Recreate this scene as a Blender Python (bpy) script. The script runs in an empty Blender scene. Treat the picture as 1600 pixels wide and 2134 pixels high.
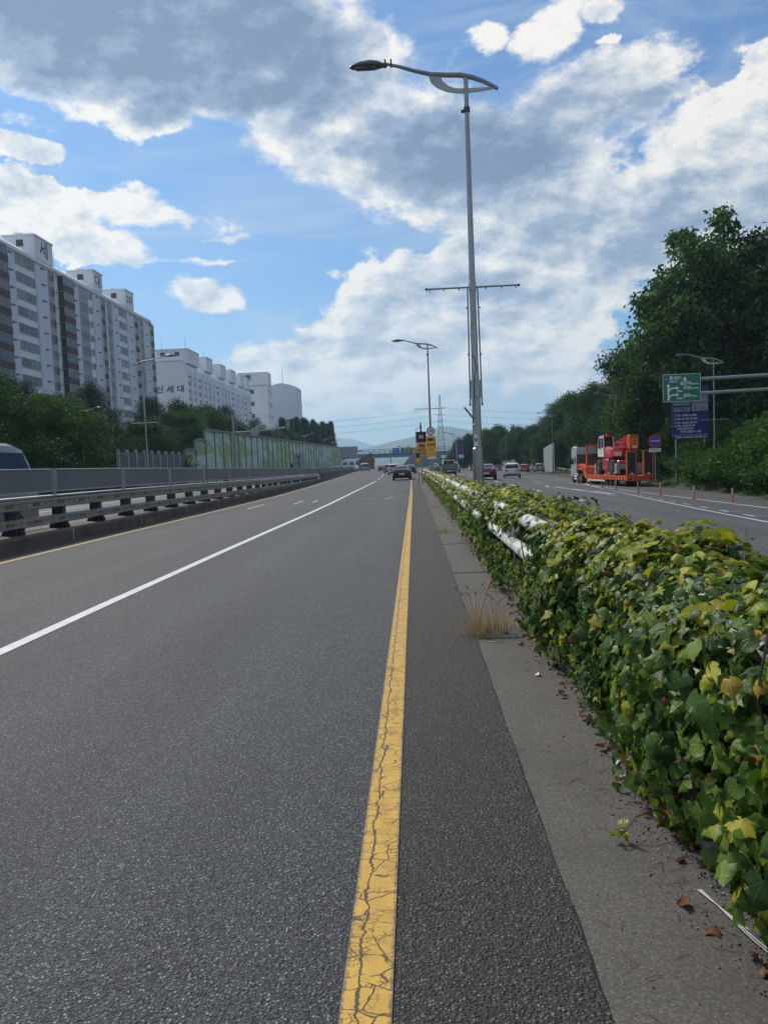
import bpy, bmesh, math, random
import numpy as np
from mathutils import Vector, Matrix

random.seed(7)
rng = np.random.default_rng(11)
scene = bpy.context.scene
col = scene.collection
R = math.radians

# ------------------------------------------------------------------ camera
EYE = 1.60
def camera():
    yaw, pitch, roll = -0.04167, -0.06222, -0.04014
    f = Vector((math.sin(yaw)*math.cos(pitch), math.cos(yaw)*math.cos(pitch), math.sin(pitch)))
    r = Vector((math.cos(yaw), -math.sin(yaw), 0)); u = r.cross(f)
    r2 = math.cos(roll)*r + math.sin(roll)*u
    u2 = -math.sin(roll)*r + math.cos(roll)*u
    cd = bpy.data.cameras.new('camera'); cam = bpy.data.objects.new('camera', cd); col.objects.link(cam)
    m = Matrix((r2, u2, -f)).transposed().to_4x4(); m.translation = (0, 0, EYE)
    cam.matrix_world = m
    cd.sensor_fit = 'AUTO'; cd.sensor_width = 36.0; cd.lens = 1580/2134*36.0
    cd.clip_start = 0.05; cd.clip_end = 30000
    scene.camera = cam
camera()

# ------------------------------------------------------------------ light
SUN_AZ, SUN_EL = R(-38), R(46)          # ahead and to the left, veiled by cloud
SUN_DIR = Vector((math.sin(SUN_AZ)*math.cos(SUN_EL), math.cos(SUN_AZ)*math.cos(SUN_EL), math.sin(SUN_EL)))
sl = bpy.data.lights.new('sun', 'SUN'); sl.energy = 3.3; sl.angle = R(8); sl.color = (1.0, 0.92, 0.80)
so = bpy.data.objects.new('sun', sl); col.objects.link(so)
so.rotation_euler = SUN_DIR.to_track_quat('Z', 'Y').to_euler(); so.location = (0, 0, 60)
vs = scene.view_settings
vs.view_transform = 'Standard'; vs.look = 'None'; vs.gamma = 1.0; vs.use_curve_mapping = False; vs.exposure = 0.26

# ------------------------------------------------------------------ node helper
class NT:
    def __init__(s, tree):
        s.t = tree; s.n = tree.nodes; s.l = tree.links
    def new(s, typ, **kw):
        nd = s.n.new(typ)
        for k, v in kw.items(): setattr(nd, k, v)
        return nd
    def put(s, sock, v):
        if v is None: return
        if isinstance(v, bpy.types.NodeSocket): s.l.new(v, sock)
        else:
            if hasattr(sock.default_value, '__len__') and not hasattr(v, '__len__'): v = (v,)*len(sock.default_value)
            if hasattr(v, '__len__') and len(v) == 3 and len(sock.default_value) == 4: v = (*v, 1)
            sock.default_value = v
    def m(s, op, a, b=None, c=None, clamp=False):
        nd = s.new('ShaderNodeMath', operation=op, use_clamp=clamp)
        for i, v in enumerate((a, b, c)): s.put(nd.inputs[i], v)
        return nd.outputs[0]
    def v(s, op, a, b=None, out=0):
        nd = s.new('ShaderNodeVectorMath', operation=op)
        s.put(nd.inputs[0], a)
        if b is not None:
            if op == 'SCALE': s.put(nd.inputs[3], b)
            else: s.put(nd.inputs[1], b)
        return nd.outputs[out]
    def noise(s, scale, detail=4, rough=.55, vec=None, dist=0, col=False):
        nd = s.new('ShaderNodeTexNoise'); s.put(nd.inputs['Vector'], vec)
        s.put(nd.inputs['Scale'], scale); s.put(nd.inputs['Detail'], detail); s.put(nd.inputs['Roughness'], rough); s.put(nd.inputs['Distortion'], dist)
        return nd.outputs['Color' if col else 'Fac']
    def vor(s, scale, vec=None, feature='F1', out='Distance', rand=1):
        nd = s.new('ShaderNodeTexVoronoi', feature=feature); s.put(nd.inputs['Vector'], vec); s.put(nd.inputs['Scale'], scale)
        s.put(nd.inputs['Randomness'], rand)
        return nd.outputs[out]
    def ramp(s, fac, stops, interp='LINEAR'):
        nd = s.new('ShaderNodeValToRGB'); s.put(nd.inputs[0], fac); cr = nd.color_ramp; cr.interpolation = interp
        while len(cr.elements) < len(stops): cr.elements.new(.5)
        for e, (p, c) in zip(cr.elements, stops):
            e.position = p; e.color = (*c, 1) if hasattr(c, '__len__') else (c, c, c, 1)
        return nd.outputs[0]
    def mix(s, fac, a, b, mode='MIX'):
        nd = s.new('ShaderNodeMix', data_type='RGBA', blend_type=mode); nd.clamp_factor = True
        s.put(nd.inputs[0], fac); s.put(nd.inputs[6], a); s.put(nd.inputs[7], b)
        return nd.outputs[2]
    def sstep(s, x, lo, hi):
        nd = s.new('ShaderNodeMapRange', interpolation_type='SMOOTHSTEP')
        s.put(nd.inputs[0], x); s.put(nd.inputs[1], lo); s.put(nd.inputs[2], hi)
        return nd.outputs[0]
    def bump(s, h, strength=.5, dist=.01, normal=None):
        nd = s.new('ShaderNodeBump'); s.put(nd.inputs['Strength'], strength); s.put(nd.inputs['Distance'], dist); s.put(nd.inputs['Height'], h)
        if normal is not None: s.put(nd.inputs['Normal'], normal)
        return nd.outputs[0]
    def mapping(s, vec, loc=(0,0,0), rot=(0,0,0), scale=(1,1,1), typ='POINT'):
        nd = s.new('ShaderNodeMapping', vector_type=typ); s.put(nd.inputs[0], vec)
        nd.inputs['Location'].default_value = loc; nd.inputs['Rotation'].default_value = rot; nd.inputs['Scale'].default_value = scale
        return nd.outputs[0]

# ------------------------------------------------------------------ sky with broken cumulus
CLOUDS = [(-0.314, 0.507, 0.276, 0.088, 0.11, 1.3, 1.25), (-0.188, 0.478, 0.157, 0.074, 0.04, 1.2, 1.1), (-0.432, 0.446, 0.124, 0.041, 0.04, 1.0, 0.35), (-0.303, 0.423, 0.089, 0.03, 0.21, 0.85, 0.1), (-0.12, 0.417, 0.104, 0.047, 0.3, 0.95, 0.25), (-0.091, 0.381, 0.074, 0.043, 0.04, 0.9, 0.1), (-0.038, 0.459, 0.08, 0.066, 0.04, 0.95, 0.1), (0.038, 0.371, 0.141, 0.082, 0.04, 1.1, 0.62), (0.135, 0.379, 0.158, 0.074, 0.04, 1.05, 0.75), (0.242, 0.42, 0.112, 0.045, 0.21, 0.9, 0.8), (0.313, 0.404, 0.063, 0.029, 0.04, 0.75, 0.8), (0.175, 0.312, 0.151, 0.06, 0.04, 1.0, 0.3), (0.316, 0.269, 0.18, 0.063, 0.13, 1.1, 0.6), (0.381, 0.34, 0.084, 0.063, 0.04, 1.15, 0.05), (0.432, 0.386, 0.044, 0.059, 0.04, 1.1, 0.0), (0.411, 0.265, 0.128, 0.069, 0.04, 1.1, 0.3), (0.0, 0.2, 0.106, 0.048, 0.04, 1.05, 0.2), (0.094, 0.236, 0.148, 0.052, 0.3, 1.1, 0.3), (0.214, 0.231, 0.181, 0.062, 0.13, 1.05, 0.42), (0.061, 0.161, 0.187, 0.067, 0.04, 0.8, 0.3), (-0.102, 0.144, 0.137, 0.043, 0.39, 0.95, 0.2), (-0.183, 0.128, 0.093, 0.024, 0.21, 0.8, 0.0), (-0.035, 0.111, 0.201, 0.049, 0.04, 0.62, 0.2), (-0.099, 0.07, 0.163, 0.031, 0.04, 0.45, 0.2), (0.152, 0.12, 0.123, 0.03, 0.04, 0.6, 0.1), (-0.441, 0.311, 0.08, 0.03, -0.13, 1.0, 0.2), (-0.377, 0.274, 0.064, 0.029, -0.1, 1.0, 0.1), (-0.344, 0.321, 0.053, 0.024, 0.04, 0.75, 0.0), (-0.459, 0.357, 0.068, 0.017, 0.04, 0.6, 0.0), (-0.264, 0.211, 0.052, 0.024, -0.05, 0.95, 0.05), (0.181, 0.493, 0.045, 0.03, 0.04, 1.05, 0.05), (0.247, 0.5, 0.032, 0.021, 0.04, 1.0, 0.0), (0.25, 0.463, 0.02, 0.009, 0.04, 0.9, 0), (0.116, 0.493, 0.021, 0.016, 0.04, 0.8, 0), (0.21, 0.172, 0.027, 0.013, 0.04, 0.8, 0), (0.288, 0.201, 0.053, 0.011, 0.04, 0.6, 0), (-0.223, 0.296, 0.091, 0.011, 0.04, 0.35, 0), (-0.273, 0.259, 0.103, 0.008, 0.04, 0.35, 0), (0.153, 0.162, 0.049, 0.018, 0.04, 0.7, 0), (0.409, 0.078, 0.085, 0.021, 0.21, 0.8, 0), (0.269, 0.112, 0.072, 0.023, 0.48, 0.8, 0)]
def sky():
    w = bpy.data.worlds.new('World'); scene.world = w; w.use_nodes = True
    n = NT(w.node_tree); n.n.clear()
    out = n.new('ShaderNodeOutputWorld'); bg = n.new('ShaderNodeBackground')
    st = n.new('ShaderNodeTexSky', sky_type='NISHITA'); st.sun_disc = False
    st.sun_elevation = SUN_EL; st.sun_rotation = SUN_AZ
    st.air_density = 1.25; st.dust_density = 0.6; st.ozone_density = 2.2; st.altitude = 50
    d = n.new('ShaderNodeTexCoord').outputs['Generated']
    sx = n.new('ShaderNodeSeparateXYZ'); n.put(sx.inputs[0], d); x, y, z = sx.outputs
    az = n.m('ARCTAN2', x, y); el = n.m('ARCSINE', z)
    zc = n.m('MAXIMUM', z, 0.0)
    cv = n.new('ShaderNodeCombineXYZ'); n.put(cv.inputs[0], x); n.put(cv.inputs[1], y); n.put(cv.inputs[2], n.m('MULTIPLY', z, 1.7))
    dv = cv.outputs[0]
    w1 = n.noise(5.0, 3, .5, dv, col=True); w2 = n.noise(17.0, 4, .6, dv, col=True)
    ce = n.new('ShaderNodeCombineXYZ'); n.put(ce.inputs[0], az); n.put(ce.inputs[1], el)
    warp = n.v('ADD', n.v('SCALE', n.v('SUBTRACT', w1, (.5,.5,.5)), .12), n.v('SCALE', n.v('SUBTRACT', w2, (.5,.5,.5)), .06))
    warp = n.v('MULTIPLY', warp, (1, .75, 0))
    p = n.v('ADD', ce.outputs[0], warp)
    cov = None; dark = None
    for (a, e, ra, re, rot, s, dk) in CLOUDS:
        q = n.mapping(p, (a, e, 0), (0, 0, rot), (ra*1.28, re*1.28, 1), 'TEXTURE')
        t = n.m('SUBTRACT', 1.0, n.v('LENGTH', q, out=1), clamp=True)
        c = n.m('MULTIPLY', t, s)
        cov = c if cov is None else n.m('SMOOTH_MAX', cov, c, .12)
        if dk > 0: dark = n.m('MULTIPLY', t, dk) if dark is None else n.m('MULTIPLY_ADD', t, dk, dark)
    # the same broken cloud goes on round the rest of the sky
    big = n.noise(2.3, 3, .5, dv)
    fz = n.m('MULTIPLY', n.sstep(n.m('ABSOLUTE', n.m('ADD', az, .02)), .48, .75), 1.0)
    up = n.sstep(el, .56, .75)
    away = n.m('MAXIMUM', fz, up)
    gen = n.m('MULTIPLY', n.sstep(big, .46, .66), n.m('MULTIPLY', away, .75))
    cov = n.m('MAXIMUM', cov, gen); dark = n.m('ADD', dark, n.m('MULTIPLY', gen, .35))
    f1 = n.noise(13.0, 9, .63, dv); f2 = n.noise(13.0, 9, .63, n.v('ADD', dv, (-.012, .0, .022)))
    dens = n.m('ADD', cov, n.m('MULTIPLY_ADD', f1, 1.0, -.5))
    dens = n.m('SUBTRACT', dens, .17)
    alpha = n.sstep(dens, 0.0, n.m('MULTIPLY_ADD', n.sstep(n.noise(2.7, 2, .5, dv), .40, .62), .30, .09))
    thick = n.sstep(n.m('ADD', n.m('SUBTRACT', cov, .13), n.m('MULTIPLY_ADD', f1, .16, -.08)), .06, .50)
    # high thin veil
    veil = n.noise(3.2, 6, .6, n.v('MULTIPLY', dv, (1, 1, 3.4)), dist=.8)
    veil = n.m('MULTIPLY', n.sstep(veil, .42, .75), .5)
    relief = n.m('MULTIPLY', n.m('SUBTRACT', f1, f2), 2.0)
    g1 = n.sstep(n.noise(3.6, 4, .5, n.v('ADD', dv, (3, 1, 2))), .30, .70)
    shade = n.m('MULTIPLY', n.m('MINIMUM', n.m('MULTIPLY', dark, n.m('MULTIPLY_ADD', g1, 1.0, .55)), 1.0), thick)
    shade = n.m('ADD', shade, n.m('MULTIPLY', n.sstep(f1, .40, .66), n.m('MULTIPLY', thick, .16)), clamp=True)
    billow = n.m('MULTIPLY', n.m('SUBTRACT', n.noise(8.5, 5, .55, n.v('ADD', dv, (1, 7, 4))), .5), n.m('MULTIPLY', thick, .95))
    shade = n.m('SUBTRACT', n.m('ADD', n.m('MULTIPLY', shade, .88), billow), relief, clamp=True)
    ccol = n.ramp(shade, [(0, (.86, .805, .74)), (.25, (.58, .60, .625)), (.6, (.27, .335, .45)), (1, (.140, .195, .305))])
    sk = n.mix(1.0, st.outputs[0], (.38, .60, .84), 'MULTIPLY')
    veilc = n.v('SCALE', (.46, .53, .62), 1/.1)
    base = n.mix(veil, sk, veilc)
    cl = n.v('SCALE', ccol, 1/.1)
    full = n.mix(n.m('MULTIPLY', alpha, .97), base, cl)
    # towards the horizon the cloud bank melts into bright haze
    hz = n.sstep(el, .16, -.01)
    full = n.mix(n.m('MULTIPLY', hz, .75), full, (5.9, 6.1, 6.1))
    n.put(bg.inputs['Color'], full); bg.inputs['Strength'].default_value = .1
    n.l.new(bg.outputs[0], out.inputs[0])
    w.cycles.sampling_method = 'MANUAL'; w.cycles.sample_map_resolution = 512
sky()
# ------------------------------------------------------------------ mesh helpers
class MB:
    """collects shapes into one mesh"""
    def __init__(s): s.v = []; s.f = []; s.mi = []; s.cur = 0
    def face(s, pts):
        b = len(s.v); s.v += [tuple(p) for p in pts]; s.f.append(tuple(range(b, b+len(pts)))); s.mi.append(s.cur); return s
    def raw(s, vs, fs):
        b = len(s.v); s.v += [tuple(p) for p in vs]
        for f in fs: s.f.append(tuple(i+b for i in f)); s.mi.append(s.cur)
        return s
    def box(s, x0, x1, y0, y1, z0, z1, bev=0):
        if bev <= 0:
            v = [(x0,y0,z0),(x1,y0,z0),(x1,y1,z0),(x0,y1,z0),(x0,y0,z1),(x1,y0,z1),(x1,y1,z1),(x0,y1,z1)]
            return s.raw(v, [(0,3,2,1),(4,5,6,7),(0,1,5,4),(1,2,6,5),(2,3,7,6),(3,0,4,7)])
        b = min(bev, (x1-x0)*.49, (y1-y0)*.49, (z1-z0)*.49)
        def ring(z, i): return [(x0+i,y0,z),(x1-i,y0,z),(x1,y0+i,z),(x1,y1-i,z),(x1-i,y1,z),(x0+i,y1,z),(x0,y1-i,z),(x0,y0+i,z)]
        def ins(z): return [(x0+b,y0+b,z),(x1-b,y0+b,z),(x1-b,y0+b,z),(x1-b,y1-b,z),(x1-b,y1-b,z),(x0+b,y1-b,z),(x0+b,y1-b,z),(x0+b,y0+b,z)]
        rs = [ins(z0), ring(z0+b, b), ring(z1-b, b), ins(z1)]
        vs = [p for r in rs for p in r]; fs = []
        for k in range(3):
            for i in range(8): j = (i+1)%8; fs.append((k*8+i, k*8+j, (k+1)*8+j, (k+1)*8+i))
        fs.append((0, 6, 4, 2)); fs.append((24, 26, 28, 30))
        return s.raw(vs, fs)
    def obox(s, c, half, rz=0, rx=0, ry=0):
        m = Matrix.Translation(c) @ Matrix.Rotation(rz, 4, 'Z') @ Matrix.Rotation(ry, 4, 'Y') @ Matrix.Rotation(rx, 4, 'X')
        a, b, h = half
        v = [m @ Vector(p) for p in [(-a,-b,-h),(a,-b,-h),(a,b,-h),(-a,b,-h),(-a,-b,h),(a,-b,h),(a,b,h),(-a,b,h)]]
        return s.raw(v, [(0,3,2,1),(4,5,6,7),(0,1,5,4),(1,2,6,5),(2,3,7,6),(3,0,4,7)])
    def tube(s, pts, r, n=8, cap=True):
        pts = [Vector(p) for p in pts]; rs = r if hasattr(r, '__len__') else [r]*len(pts)
        vs = []; up = None
        for i, p in enumerate(pts):
            t = (pts[min(i+1, len(pts)-1)] - pts[max(i-1, 0)]).normalized()
            if up is None: up = Vector((0,0,1)) if abs(t.z) < .9 else Vector((0,1,0))
            a = t.cross(up).normalized(); b = a.cross(t).normalized(); up = b
            for k in range(n):
                th = 2*math.pi*k/n; vs.append(p + rs[i]*(math.cos(th)*a + math.sin(th)*b))
        fs = []
        for i in range(len(pts)-1):
            for k in range(n): j = (k+1)%n; fs.append((i*n+k, i*n+j, (i+1)*n+j, (i+1)*n+k))
        if cap: fs.append(tuple(reversed(range(n)))); fs.append(tuple(range((len(pts)-1)*n, len(pts)*n)))
        return s.raw(vs, fs)
    def lathe(s, prof, c=(0,0,0), axis='Z', n=16):
        vs = []
        for (r, h) in prof:
            for k in range(n):
                a = 2*math.pi*k/n; p = (r*math.cos(a), r*math.sin(a), h)
                if axis == 'X': p = (p[2], p[0], p[1])
                if axis == 'Y': p = (p[0], p[2], p[1])
                vs.append((p[0]+c[0], p[1]+c[1], p[2]+c[2]))
        fs = []
        for i in range(len(prof)-1):
            for k in range(n): j = (k+1)%n; fs.append((i*n+k, i*n+j, (i+1)*n+j, (i+1)*n+k))
        fs.append(tuple(reversed(range(n)))); fs.append(tuple(range((len(prof)-1)*n, len(prof)*n)))
        return s.raw(vs, fs)
    def prism(s, poly, axis, a0, a1):
        """polygon in the two other axes, extruded along axis between a0 and a1"""
        def P(u, v, w): return {'X': (w, u, v), 'Y': (u, w, v), 'Z': (u, v, w)}[axis]
        n = len(poly); vs = [P(u, v, a0) for u, v in poly] + [P(u, v, a1) for u, v in poly]
        fs = [tuple(reversed(range(n))), tuple(range(n, 2*n))] + [(i, (i+1)%n, n+(i+1)%n, n+i) for i in range(n)]
        return s.raw(vs, fs)
    def loft(s, rings, cap=True, closed=True):
        n = len(rings[0]); vs = [p for r in rings for p in r]; fs = []
        for i in range(len(rings)-1):
            for k in range(n if closed else n-1): j = (k+1)%n; fs.append((i*n+k, i*n+j, (i+1)*n+j, (i+1)*n+k))
        if cap: fs.append(tuple(reversed(range(n)))); fs.append(tuple(range((len(rings)-1)*n, len(rings)*n)))
        return s.raw(vs, fs)
    def data(s, name, mats, smooth=False):
        me = bpy.data.meshes.new(name); me.from_pydata(s.v, [], s.f); fix(me)
        mats = mats if isinstance(mats, (list, tuple)) else [mats]
        for m in mats: me.materials.append(m)
        if len(mats) > 1: me.polygons.foreach_set('material_index', s.mi)
        if smooth:
            me.polygons.foreach_set('use_smooth', [True]*len(me.polygons))
            try: me.set_sharp_from_angle(angle=R(38))
            except Exception: pass
        me.update(); return me
    def build(s, name, mats, parent=None, smooth=False):
        return link(name, s.data(name, mats, smooth), parent)
def fix(me):
    bm = bmesh.new(); bm.from_mesh(me); bmesh.ops.recalc_face_normals(bm, faces=bm.faces); bm.to_mesh(me); bm.free()
def link(name, data, parent=None, loc=None, rot=None, scale=None):
    o = bpy.data.objects.new(name, data); col.objects.link(o)
    if parent is not None: o.parent = parent
    if loc is not None: o.location = loc
    if rot is not None: o.rotation_euler = rot
    if scale is not None: o.scale = scale if hasattr(scale, '__len__') else (scale,)*3
    return o
def tag(o, label, cat, group=None):
    o['label'] = label; o['category'] = cat
    if group: o['group'] = group
    return o
def thing(name, label, cat, loc=(0,0,0), rz=0, group=None, scale=None):
    o = link(name, None, None, loc, (0,0,rz), scale); o.empty_display_size = .3
    return tag(o, label, cat, group)
def struct(o): o['kind'] = 'structure'; return o
def stuff(o): o['kind'] = 'stuff'; return o
def copy_tree(o, parent=None):
    c = o.copy(); col.objects.link(c); c.parent = parent
    for ch in list(o.children): copy_tree(ch, c)
    return c
def fast_mesh(name, v, f, mat, vcol=None, smooth=False):
    """numpy arrays of verts (n,3) and faces (m,k)"""
    me = bpy.data.meshes.new(name); v = np.ascontiguousarray(v, np.float32); f = np.ascontiguousarray(f, np.int32)
    me.vertices.add(len(v)); me.vertices.foreach_set('co', v.ravel())
    k = f.shape[1]; me.loops.add(f.size); me.loops.foreach_set('vertex_index', f.ravel())
    me.polygons.add(len(f)); me.polygons.foreach_set('loop_start', np.arange(0, f.size, k, dtype=np.int32))
    for m in (mat if isinstance(mat, list) else [mat]): me.materials.append(m)
    if vcol is not None:
        a = me.attributes.new('tone', 'FLOAT', 'POINT'); a.data.foreach_set('value', np.ascontiguousarray(vcol, np.float32))
    if smooth: me.polygons.foreach_set('use_smooth', np.ones(len(f), bool))
    me.update(calc_edges=True); me.validate(); return me
_texts = []
def text(s, size, parent, mat, loc, rot, name='lettering', align='CENTER', ext=.0, bold=0, sx=1.0):
    cu = bpy.data.curves.new(name, 'FONT'); cu.body = s; cu.size = size; cu.align_x = align; cu.align_y = 'CENTER'
    cu.extrude = ext; cu.offset = bold; cu.resolution_u = 2
    t = link('font_'+name, cu, parent, loc, rot, (sx, 1, 1)); _texts.append((t, mat, name)); return t
def finish_texts():
    dg = bpy.context.evaluated_depsgraph_get(); todo = []
    for t, m, nm in _texts: todo.append((t, m, nm, bpy.data.meshes.new_from_object(t.evaluated_get(dg))))
    for t, m, nm, me in todo:
        me.materials.clear(); me.materials.append(m); me.name = nm
        link(nm, me, t.parent, t.location[:], t.rotation_euler[:], t.scale[:]); bpy.data.objects.remove(t)

# ------------------------------------------------------------------ materials
def mat(name, fn=None, col=(.5,.5,.5), rough=.6, metal=0, spec=.5):
    m = bpy.data.materials.new(name); m.use_nodes = True; n = NT(m.node_tree)
    b = n.n['Principled BSDF']; n.put(b.inputs['Base Color'], col); b.inputs['Roughness'].default_value = rough
    b.inputs['Metallic'].default_value = metal; b.inputs['Specular IOR Level'].default_value = spec
    if fn: fn(n, b)
    return m
def pos(n): return n.new('ShaderNodeNewGeometry').outputs['Position']
def obj_co(n): return n.new('ShaderNodeTexCoord').outputs['Object']
def weathered(c, amt=.25, rough=.6, metal=0, scale=3.0, bump=.0, dirt=(.10,.085,.07), dirt_amt=.25, spec=.5):
    def fn(n, b):
        p = obj_co(n)
        a = n.noise(scale, 6, .6, p); a2 = n.noise(scale*9, 4, .6, p)
        k = n.m('ADD', n.m('MULTIPLY', a, .7), n.m('MULTIPLY', a2, .3))
        lo = tuple(x*(1-amt) for x in c); hi = tuple(min(1, x*(1+amt*.7)) for x in c)
        cc = n.mix(n.sstep(k, .3, .7), lo, hi)
        streak = n.noise(scale*2.2, 4, .6, n.v('MULTIPLY', p, (3, 3, .35)))
        cc = n.mix(n.m('MULTIPLY', n.sstep(streak, .52, .75), dirt_amt), cc, dirt)
        n.put(b.inputs['Base Color'], cc)
        n.put(b.inputs['Roughness'], n.m('MULTIPLY_ADD', a2, .3, rough-.15))
        if bump: n.put(b.inputs['Normal'], n.bump(a2, bump, .01))
    return fn
def W(name, c, **k):
    return mat(name, weathered(c, **k), metal=k.get('metal', 0), spec=k.get('spec', .5))

def asphalt(dark, lite, tint=(1,1,1), seam=0.0, seed=0.0):
    def fn(n, b):
        p = n.v('ADD', pos(n), (seed, seed*1.7, 0))
        vc = n.new('ShaderNodeTexVoronoi'); n.put(vc.inputs['Vector'], p); n.put(vc.inputs['Scale'], 88)
        sp = n.new('ShaderNodeSeparateColor'); n.put(sp.inputs[0], vc.outputs['Color'])
        vd = vc.outputs['Distance']
        v2 = n.new('ShaderNodeTexVoronoi'); n.put(v2.inputs['Vector'], p); n.put(v2.inputs['Scale'], 190)
        sp2 = n.new('ShaderNodeSeparateColor'); n.put(sp2.inputs[0], v2.outputs['Color'])
        stone = n.m('MULTIPLY', n.m('POWER', sp.outputs[0], 2.6), n.sstep(vd, .62, .2))
        stone2 = n.m('MULTIPLY', n.m('POWER', sp2.outputs[1], 2.4), n.sstep(v2.outputs['Distance'], .6, .25))
        grain = n.noise(70, 3, .6, p)
        k = n.m('ADD', n.m('MULTIPLY', stone, .85), n.m('MULTIPLY', stone2, .55))
        k = n.m('ADD', k, n.m('MULTIPLY_ADD', grain, .34, -.15), clamp=True)
        c = n.ramp(k, [(0, dark), (.35, tuple(.55*d+.45*l for d, l in zip(dark, lite))), (.75, lite), (1, tuple(min(1, 1.9*l) for l in lite))])
        blot = n.noise(.55, 5, .6, n.v('MULTIPLY', p, (1, .35, 1)))
        blot2 = n.noise(5.5, 4, .6, p)
        track = n.noise(.9, 2, .5, n.v('MULTIPLY', p, (1, .02, 1)))
        t = n.m('ADD', n.m('MULTIPLY', blot, .5), n.m('ADD', n.m('MULTIPLY', track, .62), n.m('MULTIPLY', blot2, .22)))
        c = n.mix(1.0, c, n.ramp(t, [(.35, .54), (.60, 1.0), (.85, 1.40)]), 'MULTIPLY')
        # fine crazing and the odd oil spot
        wv = n.v('ADD', p, n.v('SCALE', n.noise(3, 3, .6, p, col=True), .35))
        cr = n.vor(.8, wv, 'DISTANCE_TO_EDGE')
        crk = n.m('MULTIPLY', n.sstep(cr, .006, .0), n.sstep(n.noise(.5, 3, .5, p), .62, .74))
        c = n.mix(n.m('MULTIPLY', crk, .35), c, (.02, .02, .02))
        oil = n.m('MULTIPLY', n.sstep(n.noise(1.6, 4, .6, p), .66, .76), .35)
        c = n.mix(oil, c, (.03, .03, .032))
        c = n.mix(1.0, c, tint, 'MULTIPLY')
        n.put(b.inputs['Base Color'], c); n.put(b.inputs['Roughness'], n.m('MULTIPLY_ADD', grain, .25, .62))
        h = n.m('ADD', n.m('MULTIPLY', n.sstep(vd, .7, .1), .8), n.m('MULTIPLY', grain, .9))
        h = n.m('SUBTRACT', h, n.m('MULTIPLY', crk, 1.5))
        n.put(b.inputs['Normal'], n.bump(h, 1.0, .006)); b.inputs['Specular IOR Level'].default_value = .38
    return fn
def paint(c, under=(.07,.07,.072), wear=.5, cracks=False, x0=0):
    def fn(n, b):
        p = pos(n)
        g = n.noise(85, 4, .65, p); g2 = n.noise(6, 5, .65, p)
        k = n.m('ADD', n.m('MULTIPLY', g, .6), n.m('MULTIPLY', g2, .4))
        wr = n.sstep(k, .60+(.5-wear)*.25, .69+(.5-wear)*.25)
        tone = n.mix(n.sstep(g2, .35, .65), tuple(x*.82 for x in c), c)
        tone = n.mix(n.m('MULTIPLY', n.sstep(n.noise(28, 4, .6, p), .52, .72), .35), tone, tuple(x*.55+.03 for x in c))
        h = n.m('MULTIPLY', g, .6)
        if cracks:
            # chips along the edges, a wandering lengthwise crack, and cross cracks
            sep = n.new('ShaderNodeSeparateXYZ'); n.put(sep.inputs[0], p); X, Y = sep.outputs[0], sep.outputs[1]
            wob = n.m('ADD', n.m('MULTIPLY_ADD', n.noise(6, 5, .7, n.v('MULTIPLY', p, (0, 1, 0))), .10, -.05), n.m('MULTIPLY_ADD', n.noise(45, 3, .6, p), .012, -.006))
            dl = n.m('ABSOLUTE', n.m('SUBTRACT', X, n.m('ADD', wob, x0-.028)))
            wid = n.m('MULTIPLY_ADD', n.noise(9, 3, .6, p), .014, -.0035)
            c1 = n.sstep(n.m('SUBTRACT', dl, wid), .0025, -.001)
            wv = n.v('ADD', p, n.v('SCALE', n.noise(22, 4, .65, p, col=True), .03))
            cell = n.vor(1.0, n.v('MULTIPLY', wv, (7.5, 13, 1)), 'DISTANCE_TO_EDGE')
            c2 = n.sstep(cell, .030, .006)
            c2 = n.m('MULTIPLY', c2, n.sstep(n.noise(9, 3, .6, p), .36, .50))
            wv3 = n.v('ADD', p, n.v('SCALE', n.noise(50, 3, .65, p, col=True), .02))
            cell3 = n.vor(1.0, n.v('MULTIPLY', wv3, (26, 40, 1)), 'DISTANCE_TO_EDGE')
            c3 = n.m('MULTIPLY', n.sstep(cell3, .08, .02), n.sstep(n.noise(7, 4, .6, n.v('ADD', p, (5, 3, 0))), .50, .62))
            cr = n.m('MAXIMUM', c1, n.m('MAXIMUM', c2, n.m('MULTIPLY', c3, .75)))
            ed = n.m('ABSOLUTE', n.m('SUBTRACT', X, x0)); edge = n.sstep(n.m('ADD', ed, n.m('MULTIPLY', n.noise(70, 4, .7, p), .05)), .088, .102)
            wr = n.m('MAXIMUM', wr, edge)
            tone = n.mix(n.m('MULTIPLY', cr, .93), tone, (.018, .017, .015)); h = n.m('SUBTRACT', h, n.m('MULTIPLY', cr, 2.5))
        cc = n.mix(n.m('MULTIPLY', wr, .85), tone, under)
        n.put(b.inputs['Base Color'], cc); b.inputs['Roughness'].default_value = .62
        n.put(b.inputs['Normal'], n.bump(h, .5, .003))
    return fn
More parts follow.
